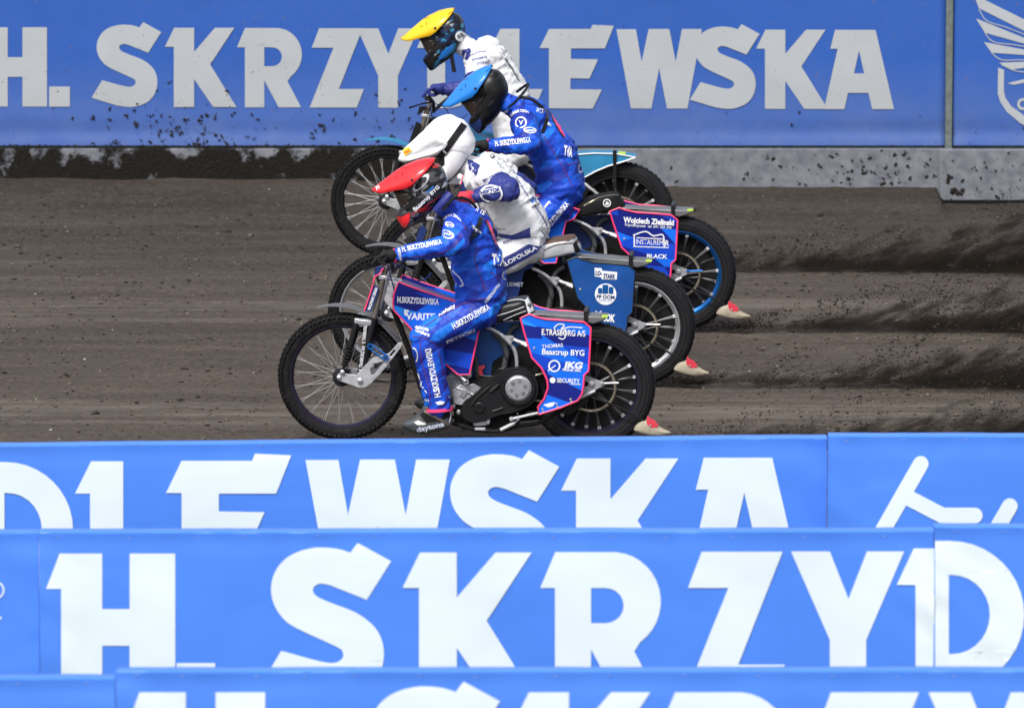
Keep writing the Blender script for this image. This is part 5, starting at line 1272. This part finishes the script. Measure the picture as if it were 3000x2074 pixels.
def rider(i, label, J, mats, hm, tip, ang, gm, chin, lower=None):
    fr = Frame(*BIKES[i], YAW, 0); root = thing('person', fr, label, 'person', 'riders on the speedway motorcycles'); P = fr.P
    k = lambda n, off=None: P(J[n][0], J[n][1], J[n][2] if off is None else off)
    mir = lambda v: Vector((v.x, -v.y, v.z))
    kneeL = k('knee'); ankL = ANK0 + Vector((0, 0, .02)) if 'ank' not in J else k('ank')
    hemL = FA.P(1284, 1190, .21) if 'hem' not in J else k('hem')
    ch, mi, pe, hip = J['chest'], J['mid'], J['pelvis'], J['hip']
    c = []
    up, lo, arm = 0, J.get('lowmat', 0), J.get('armmat', 0)
    for s in (1, -1):
        C0 = P(ch[0], ch[1], 0) + Vector((0, -.088 * s, 0)); M0 = P(mi[0], mi[1], 0) + Vector((0, -.055 * s, 0)); E0 = P(pe[0], pe[1], 0) + Vector((0, -.062 * s, 0))
        c += [(C0, ch[2], M0, mi[2], up), (M0, mi[2], E0, pe[2], up)]
        f = (lambda v: v) if s == 1 else mir
        kn = kneeL if s == 1 else mir(kneeL) + Vector((-.03, 0, .01)); he = hemL if s == 1 else mir(hemL) + Vector((.03, 0, .03))
        hp = P(hip[0], hip[1], 0) + Vector((0, -.105 * s, 0))
        c += [(hp, J.get('rhip', .108), kn, .085, lo), (kn + Vector((0, 0, -.01)), .084, he, .074, lo), (he + Vector((0, 0, -.02)), .062, he + Vector((.005, 0, -.06)), .05, len(mats))]
        sh = k('sh'); el = k('el'); wr = k('wr')
        if s == -1: el = Vector((el.x + .05, -.27, el.z - .10)); wr = wr + Vector((.24, 0, 0))
        c += [(P(ch[0], ch[1], 0) + Vector((0, -.11 * s, .01)), ch[2] * .9, f(sh), J.get('rsh', .085), up), (f(sh), J.get('rsh', .085), f(sh.lerp(el, .45)), .076, up), (f(sh.lerp(el, .45)), .076, f(el), .066, arm), (f(el), .064, f(el.lerp(wr, .6)), .050, arm), (f(el.lerp(wr, .6)), .050, f(wr), .036, arm)]
    # neck and head (inside the helmet)
    hp_ = P(*J['head'], 0); c += [(P(ch[0], ch[1], 0), .09, P(*J['neck'], 0), .062, up), (P(*J['neck'], 0), .062, hp_, .058, up), (hp_, .085, hp_ + Vector((-.02, 0, -.02)), .08, up)]
    body = flesh('body', c, .0072, list(mats) + [M_blackmat], root, folds=.0125, smooth=5)
    for s in (1, -1):
        w = k('wr') if s == 1 else mir(k('wr')) + Vector((.24, 0, 0)); hand(fr, root, w, gm, s)
        el = k('el') if s == 1 else Vector((k('el').x + .05, .27, k('el').z - .10)); d = (el - w).normalized()
        mb = MB(); mb.tube([w - d * .006, w + d * .006], [.041, .042], seg=20); obj('cuff', mb, J['trim'], root)
        an = ankL if s == 1 else mir(ankL) + Vector((.03, 0, .05))
        boot(fr, root, an, s, prints=(i == 0 and s == 1))
        if J['trim'] is M_pink:
            he = hemL if s == 1 else mir(hemL) + Vector((.03, 0, .03)); mb = MB(); mb.tube([he + Vector((.001, 0, -.006)), he + Vector((.002, 0, -.022))], [.079, .081], seg=28); obj('trouser_hem', mb, M_pink, root)
    hs = helmet(fr, root, tip, ang, hm, chin)
    return root, fr, body, Surf(fr, body), hs

M_red_stitch = mat('red_stitching', (.13, .010, .07), .6)
# joints in photo pixels: (u, v, lateral offset toward the camera)
J1 = dict(chest=(1378, 678, .115), mid=(1398, 772, .143), pelvis=(1412, 865, .140), hip=(1412, 898), knee=(1246, 990, .20), sh=(1338, 672, .20), el=(1338, 716, .36), wr=(1158, 750, .34), head=(1250, 560), neck=(1330, 622), trim=M_pink)
r1, fr1, bd1, sf1, h1 = rider(0, 'rider with a red-peaked helmet and blue suit on the nearest motorcycle', J1, [M_suit], (M_helmgrey, M_redpl), zb(175, 712), 0, M_glove, M_redpl)
J2 = dict(chest=(1425, 520, .125), mid=(1497, 602, .150), pelvis=(1538, 672, .140), hip=(1548, 712), knee=(1392, 800, .20), sh=(1432, 522, .21), el=(1492, 556, .38), wr=(1378, 579, .34), head=(1310, 460), neck=(1385, 490), trim=M_glovered, armmat=1, lowmat=0, ank=(1420, 1075, .21), hem=(1424, 1020, .21))
r2, fr2, bd2, sf2, h2 = rider(1, 'crouching rider in white suit and white-covered helmet, second from the foreground', J2, [M_wsuit, M_navy], (M_wcover, M_wcover), z3(648, 470), 12, M_glovered, M_blackmat)
J3 = dict(chest=(1556, 356, .118), mid=(1626, 458, .140), pelvis=(1644, 548, .145), hip=(1636, 590), knee=(1490, 715, .20), sh=(1533, 352, .20), el=(1550, 424, .36), wr=(1430, 428, .34), head=(1440, 275), neck=(1505, 315), trim=M_pink, ank=(1520, 905, .21), hem=(1522, 850, .21))
r3, fr3, bd3, sf3, h3 = rider(2, 'rider with a blue-peaked black helmet and blue suit, third from the foreground', J3, [M_suit], (M_helmblack, M_bluepl), z4(555, 886), 13, M_glove, M_dkblue)
J4 = dict(chest=(1424, 176, .135), mid=(1486, 285, .145), pelvis=(1520, 400, .140), hip=(1520, 430), knee=(1380, 520, .20), sh=(1402, 195, .20), el=(1392, 262, .34), wr=(1297, 262, .34), head=(1312, 105), neck=(1368, 140), trim=M_navy, armmat=1, ank=(1400, 720, .21), hem=(1404, 660, .21))
r4, fr4, bd4, sf4, h4 = rider(3, 'rider with a yellow-peaked helmet and white suit, farthest from the camera', J4, [M_wsuit, M_navy], (M_helmblue, M_yelpl), z4(210, 325), 3, M_gloveblue, M_blackmat)

# --- prints, straps and stitching: nearest rider
w1 = lambda t, a, b, h, m=None, **k: words(sf1, r1, t, *a, *b, h, m, **dict(dict(bold=.03, lift=.004), **k))
w1('H. SKRZYDLEWSKA', zh(890, 755), zh(1640, 605), 13.5); w1('SKRZYDLEWSKA', zh(800, 690), zh(840, 915), 7)
w1('MALINIAK DSGN', zh(1625, 240), zh(1990, 200), 8.5, arc=20)
stroke(sf1, r1, 'piping', [zh(*p) for p in ((900, 885), (1300, 830), (1650, 770), (1880, 640), (2000, 420))], 2.2, M_red_stitch)
stroke(sf1, r1, 'piping', [zh(*p) for p in ((2000, 200), (2090, 320), (2040, 330))], 2, M_red_stitch)
for c_, r_ in ((zh(1780, 250), (14, 8)), (zh(1730, 430), (22, 12))):
    o_, n_ = ring2d(c_, .72, 1, 22, r_, .35); patch(sf1, r1, 'sleeve_badge', o_, M_white, holes=[n_], lift=.004); w1('SPAR', (c_[0] - r_[0] * .6, c_[1] + 2), (c_[0] + r_[0] * .6, c_[1] + 5), r_[1] * .7)
w1('TVA', a_(1600, 320), a_(1690, 335), 27, bold=.06, shear=-.2); w1('WTS', a_(1470, -60), a_(1540, -20), 12)
w1('H.SKRZYDLEWSKA', a_(1330, 785), a_(1590, 640), 17); w1('H.SKRZYDLEWSKI', a_(1235, 1262), a_(1165, 920), 17)
w1('PETECKI', a_(1280, 885), a_(1480, 800), 8); w1('Cegielnia', a_(1035, 770), a_(1150, 800), 10); w1('Grabarz', a_(1055, 800), a_(1155, 838), 10)
w1('Kwiaty', a_(1225, 695), a_(1345, 625), 11, shear=-.1); w1('JKG', a_(1130, 1240), a_(1075, 1090), 13, shear=.1)
o_, n_ = ring2d(a_(1045, 970), .8, 1, 24, (13, 24), -.1); patch(sf1, r1, 'leg_badge', o_, M_white, holes=[n_], lift=.004)
patch(sf1, r1, 'leg_wing', [a_(1195, 1300), a_(1230, 1293), a_(1265, 1298), a_(1255, 1318), a_(1215, 1320)], M_white, lift=.004, sub=5)
o_, n_ = ring2d(a_(1690, 405), .62, 1, 24, (9, 13)); patch(sf1, r1, 'hip_badge', o_, M_white, holes=[n_], lift=.004)
for l in ([(1500, 200), (1480, 300), (1520, 420), (1560, 520)], [(1030, 835), (1130, 850), (1220, 900), (1300, 880)], [(1090, 860), (1100, 1000), (1150, 1180), (1165, 1320)], [(1210, 920), (1250, 1060), (1280, 1300)], [(1120, 770), (1300, 650), (1440, 590), (1600, 560)], [(1590, 380), (1640, 420), (1690, 500)], [(1450, 860), (1560, 760), (1640, 690), (1670, 600)]):
    stroke(sf1, r1, 'piping', [a_(*p) for p in l], 1.8, M_red_stitch)
stroke(sf1, r1, 'chest_swirl', [a_(*p) for p in ((1290, 330), (1330, 380), (1370, 420), (1395, 470), (1370, 480))], 4, M_dimwhite); stroke(sf1, r1, 'chest_swirl', [a_(*p) for p in ((1280, 350), (1310, 420), (1350, 470))], 5, M_dimwhite)
stroke(sf1, r1, 'back_strap', [z3(*p) for p in ((1340, 960), (1310, 1040), (1270, 1120), (1235, 1170))], 13, M_black, lift=.006)
patch(sf1, r1, 'back_stripe', [z3(1370, 985), z3(1392, 980), z3(1480, 1165), z3(1462, 1200), z3(1440, 1160)], M_pink, lift=.005)
stroke(sf1, r1, 'stripe_edge', [z3(*p) for p in ((1370, 985), (1410, 1080), (1462, 1200))], 3, M_black, lift=.007)
mb = MB(); mb.tube(smoothpts([fr1.P(*zb(x, y), o) for x, y, o in ((1680, 660, .05), (1760, 640, .09), (1750, 720, .12), (1670, 850, .14), (1560, 960, .14), (1470, 1080, .13))], 4), .0085, seg=8); mb.tube(smoothpts([fr1.P(*zb(x, y), o) for x, y, o in ((1640, 870, .14), (1800, 860, .12), (1950, 920, .10), (2060, 1040, .08))], 4), .009, seg=8)
obj('neck_brace', mb, M_black, r1)
mb = MB(); mb.tube(smoothpts([fr1.P(*zb(x, y), o) for x, y, o in ((1600, 790, .10), (1480, 930, .115), (1340, 1090, .10))], 4), [.024] * 9, seg=10); obj('collar', mb, M_navy, r1)
sh1, pk1, hf1, pf1, hx1, _ = h1
words(hf1, sh1, 'Baastrup BYG', *zb(965, 1105), *zb(1400, 675), 10.5, bold=.03, lift=.006); words(hf1, sh1, 'THOMAS', *zb(1165, 790), *zb(1300, 665), 5.5, M_bluepl, lift=.005)
rt = math.atan2(-300, 280)
o_, n_ = ring2d(zb(1062, 592), .72, 1, 28, (33, 13), rt); patch(hf1, sh1, 'helmet_logo', o_, M_alud, holes=[n_], lift=.005, sub=5)
words(pf1, pk1, 'JKG', *zb(262, 712), *zb(330, 680), 8, M_white, bold=.05, lift=.005)
stroke(hf1, sh1, 'helmet_stripe', [zb(*p) for p in ((900, 1150), (1080, 1060), (1250, 930), (1420, 820))], 2, M_redpl, lift=.005); patch(hf1, sh1, 'helmet_fin', [zb(1480, 560), zb(1530, 600), zb(1500, 650), zb(1420, 690), zb(1450, 640)], M_whitepl, lift=.006)
# --- white rider
w2 = lambda t, a, b, h, m=M_navy, **k: words(sf2, r2, t, *a, *b, h, m, **dict(dict(bold=.02, lift=.004), **k))
patch(sf2, r2, 'thigh_stripe', [z3(1440, 1340), z3(1600, 1262), z3(1730, 1185), z3(1840, 1205), z3(1800, 1260), z3(1640, 1345), z3(1540, 1400), z3(1440, 1440)], M_navy, lift=.003)
words(sf2, r2, 'MALOPOLSKA', *z3(1470, 1405), *z3(1805, 1225), 12, M_white, bold=.02, lift=.006)
o_, n_ = ring2d(z3(1425, 765), .82, 1, 26, (34, 26), .05); patch(sf2, r2, 'sleeve_ring', o_, M_white, holes=[n_], lift=.004); patch(sf2, r2, 'sleeve_band', [z3(1330, 735), z3(1500, 705), z3(1508, 745), z3(1340, 775)], M_white, lift=.005); w2('HEKTOR', z3(1338, 770), z3(1502, 740), 10, lift=.008, bold=.05)
patch(sf2, r2, 'shoulder_patch', [z3(1225, 478), z3(1260, 485), z3(1330, 525), z3(1300, 615), z3(1235, 560)], M_navy, lift=.004); words(sf2, r2, 'TOPEKSA', *z3(1238, 530), *z3(1290, 580), 5, M_white, lift=.006)
w2('MALOPOLSKA', z3(1360, 665), z3(1520, 590), 8); w2('LEW', z3(1430, 470), z3(1480, 430), 14, M_blackmat, bold=.05); w2('200 cr', z3(1765, 890), z3(1830, 845), 7, M_blackmat)
sp = []; cxs = z3(1775, 815)
for k in range(10): a = math.pi * k / 5 - .3; r_ = 13 if k % 2 == 0 else 5.5; sp.append((cxs[0] + r_ * math.sin(a), cxs[1] - r_ * math.cos(a)))
patch(sf2, r2, 'star', sp, M_bluepl, lift=.004)
for l in ([(1600, 560), (1700, 740), (1850, 960), (1900, 1060)], [(1460, 1110), (1560, 1120), (1750, 1060)], [(1840, 1070), (1880, 1150), (1830, 1215)]): stroke(sf2, r2, 'seam', [z3(*p) for p in l], 2.4, M_navy)
patch(sf2, r2, 'hip_band', [z3(1480, 1095), z3(1600, 1110), z3(1745, 1045), z3(1752, 1130), z3(1600, 1150), z3(1490, 1130)], M_navy, lift=.003)
w2('POLSKA', z3(1530, 1190), z3(1640, 1130), 8); stroke(sf2, r2, 'chest_print', [z3(*p) for p in ((1380, 900), (1430, 1000), (1450, 1050), (1540, 1060))], 2, M_fender)
patch(sf2, r2, 'hip_patch', [z3(1870, 1170), z3(1905, 1160), z3(1900, 1215), z3(1880, 1230)], M_yelst, lift=.004); patch(sf2, r2, 'hip_patch', [z3(1860, 1170), z3(1915, 1150), z3(1912, 1185), z3(1868, 1195)], M_bluepl, lift=.005)
sh2, pk2, hf2, pf2, hx2, _ = h2
class Both:
    def __init__(s, a, b): s.a = a; s.b = b
    def hit(s, u, v, l):
        x = s.a.hit(u, v, l); y = s.b.hit(u, v, l)
        if x is None: return y
        if y is None: return x
        return x if x.y < y.y else y
hb2 = Both(hf2, pf2)
stroke(hb2, sh2, 'goggle_strap', [z3(*p) for p in ((1195, 185), (1120, 290), (1040, 400), (970, 490))], 20, M_black, lift=.006); words(hb2, sh2, 'OAKLEY', *z3(1015, 405), *z3(1065, 345), 5, M_white, lift=.009)
patch(hb2, sh2, 'helmet_sticker', [z3(680, 400), z3(735, 372), z3(762, 405), z3(705, 450)], M_yelst, lift=.006, sub=5); words(hb2, sh2, 'TERIX', *z3(700, 438), *z3(750, 402), 6, M_redpl, lift=.008)
# --- third rider
w3 = lambda t, a, b, h, m=None, **k: words(sf3, r3, t, *a, *b, h, m, **dict(dict(bold=.03, lift=.004), **k))
w3('H. SKRZYDLEWSKA', z4(1000, 1222), z4(1300, 1190), 15); w3('MALINIAK DSGN', z4(1115, 1000), z4(1280, 950), 7.5, arc=12)
o_, n_ = ring2d(z4(1215, 1025), .78, 1, 24, (17, 17)); patch(sf3, r3, 'sleeve_badge', o_, M_white, holes=[n_], lift=.004); w3('V', z4(1198, 1045), z4(1235, 1045), 13)
o_, n_ = ring2d(z4(1290, 1090), .75, 1, 24, (19, 9), .1); patch(sf3, r3, 'sleeve_badge', o_, M_white, holes=[n_], lift=.004); w3('SPIR', z4(1255, 1102), z4(1330, 1102), 6)
w3('SKRZYDLEWSKA', z3(1890, 1075), z3(2075, 850), 15); w3('PETECKI', z3(1900, 1130), z3(2010, 1065), 9); w3('TVA', z4(1570, 1290), z4(1640, 1310), 25, bold=.06, shear=-.2); w3('WTS', z4(1335, 935), z4(1395, 950), 12)
o_, n_ = ring2d(z4(1710, 1408), .62, 1, 20, (7, 14)); patch(sf3, r3, 'hip_badge', o_, M_white, holes=[n_], lift=.004)
stroke(sf3, r3, 'back_strap', [z4(*p) for p in ((1330, 850), (1430, 950), (1420, 1030), (1395, 1110))], 11, M_black, lift=.006)
patch(sf3, r3, 'back_stripe', [z4(1455, 940), z4(1475, 930), z4(1580, 1130), z4(1575, 1155), z4(1560, 1140)], M_pink, lift=.005); stroke(sf3, r3, 'stripe_edge', [z4(*p) for p in ((1455, 940), (1510, 1060), (1572, 1152))], 3, M_black, lift=.007)
for l in ([(1050, 1275), (1200, 1290), (1320, 1260), (1370, 1180)], [(1400, 1130), (1500, 1290), (1580, 1420), (1640, 1560)], [(1580, 1380), (1680, 1360), (1720, 1330)]): stroke(sf3, r3, 'piping', [z4(*p) for p in l], 1.8, M_red_stitch)
mb = MB(); mb.tube(smoothpts([fr3.P(*z4(x, y), o) for x, y, o in ((1180, 770, .05), (1270, 705, .10), (1255, 750, .13), (1180, 840, .14), (1110, 900, .13))], 4), .0085, seg=8); mb.tube(smoothpts([fr3.P(*z4(x, y), o) for x, y, o in ((1200, 815, .13), (1300, 830, .12), (1400, 900, .10))], 4), .010, seg=8); obj('neck_brace', mb, M_black, r3)
# --- fourth rider
w4 = lambda t, a, b, h, m=M_navy, **k: words(sf4, r4, t, *a, *b, h, m, **dict(dict(bold=.02, lift=.004), **k))
w4('MALINIAK', z4(780, 490), z4(930, 440), 6, arc=6); w4('SYNERG', z4(810, 515), z4(930, 485), 7); w4('STONAX', z4(850, 550), z4(960, 520), 8)
patch(sf4, r4, 'collar_patch', [z4(725, 420), z4(790, 405), z4(800, 430), z4(770, 510), z4(720, 480)], M_gloveblue, lift=.004)
stroke(sf4, r4, 'seam', [z4(*p) for p in ((1080, 490), (1140, 580), (1200, 680))], 3, M_blackmat)
sh4, pk4, hf4, pf4, hx4, _ = h4
o_, _ = ring2d(z4(708, 305), 1, 15, 24); patch(hf4, sh4, 'number_disc', o_, M_whitepl, lift=.005); words(hf4, sh4, '55', *z4(690, 325), *z4(735, 300), 10, M_blackmat, bold=.03, lift=.008)
patch(hf4, sh4, 'helmet_flash', [z4(525, 490), z4(560, 430), z4(640, 370), z4(655, 395), z4(600, 460), z4(540, 500)], M_bluepl, lift=.005); patch(hf4, sh4, 'helmet_flash', [z4(750, 300), z4(800, 230), z4(815, 240), z4(790, 300), z4(760, 340)], M_bluepl, lift=.006)
mb = MB(); mb.tube([fr4.P(*z4(632, 455), .07), fr4.P(*z4(645, 530), .08), fr4.P(*z4(658, 605), .09)], .013, seg=10); obj('breather_tube', mb, M_blackmat, r4)

w1('PZM', zh(1560, 110), zh(1640, 180), 7); w1('fogo', a_(1450, 60), a_(1520, 110), 8); w1('H.SKRZYDLEWSKA', a_(1560, 600), a_(1660, 470), 8); w1('H.S', a_(1290, 1275), a_(1320, 1268), 7); w1('SKA', a_(1120, 1290), a_(1155, 1298), 6)
w3('PZM', z4(1075, 960), z4(1110, 930), 7); w3('fogo', z4(1420, 1010), z4(1460, 1060), 7); w3('Kwiaty', z3(1860, 900), z3(1920, 830), 8); w3('L', z3(2195, 800), z3(2215, 790), 14)
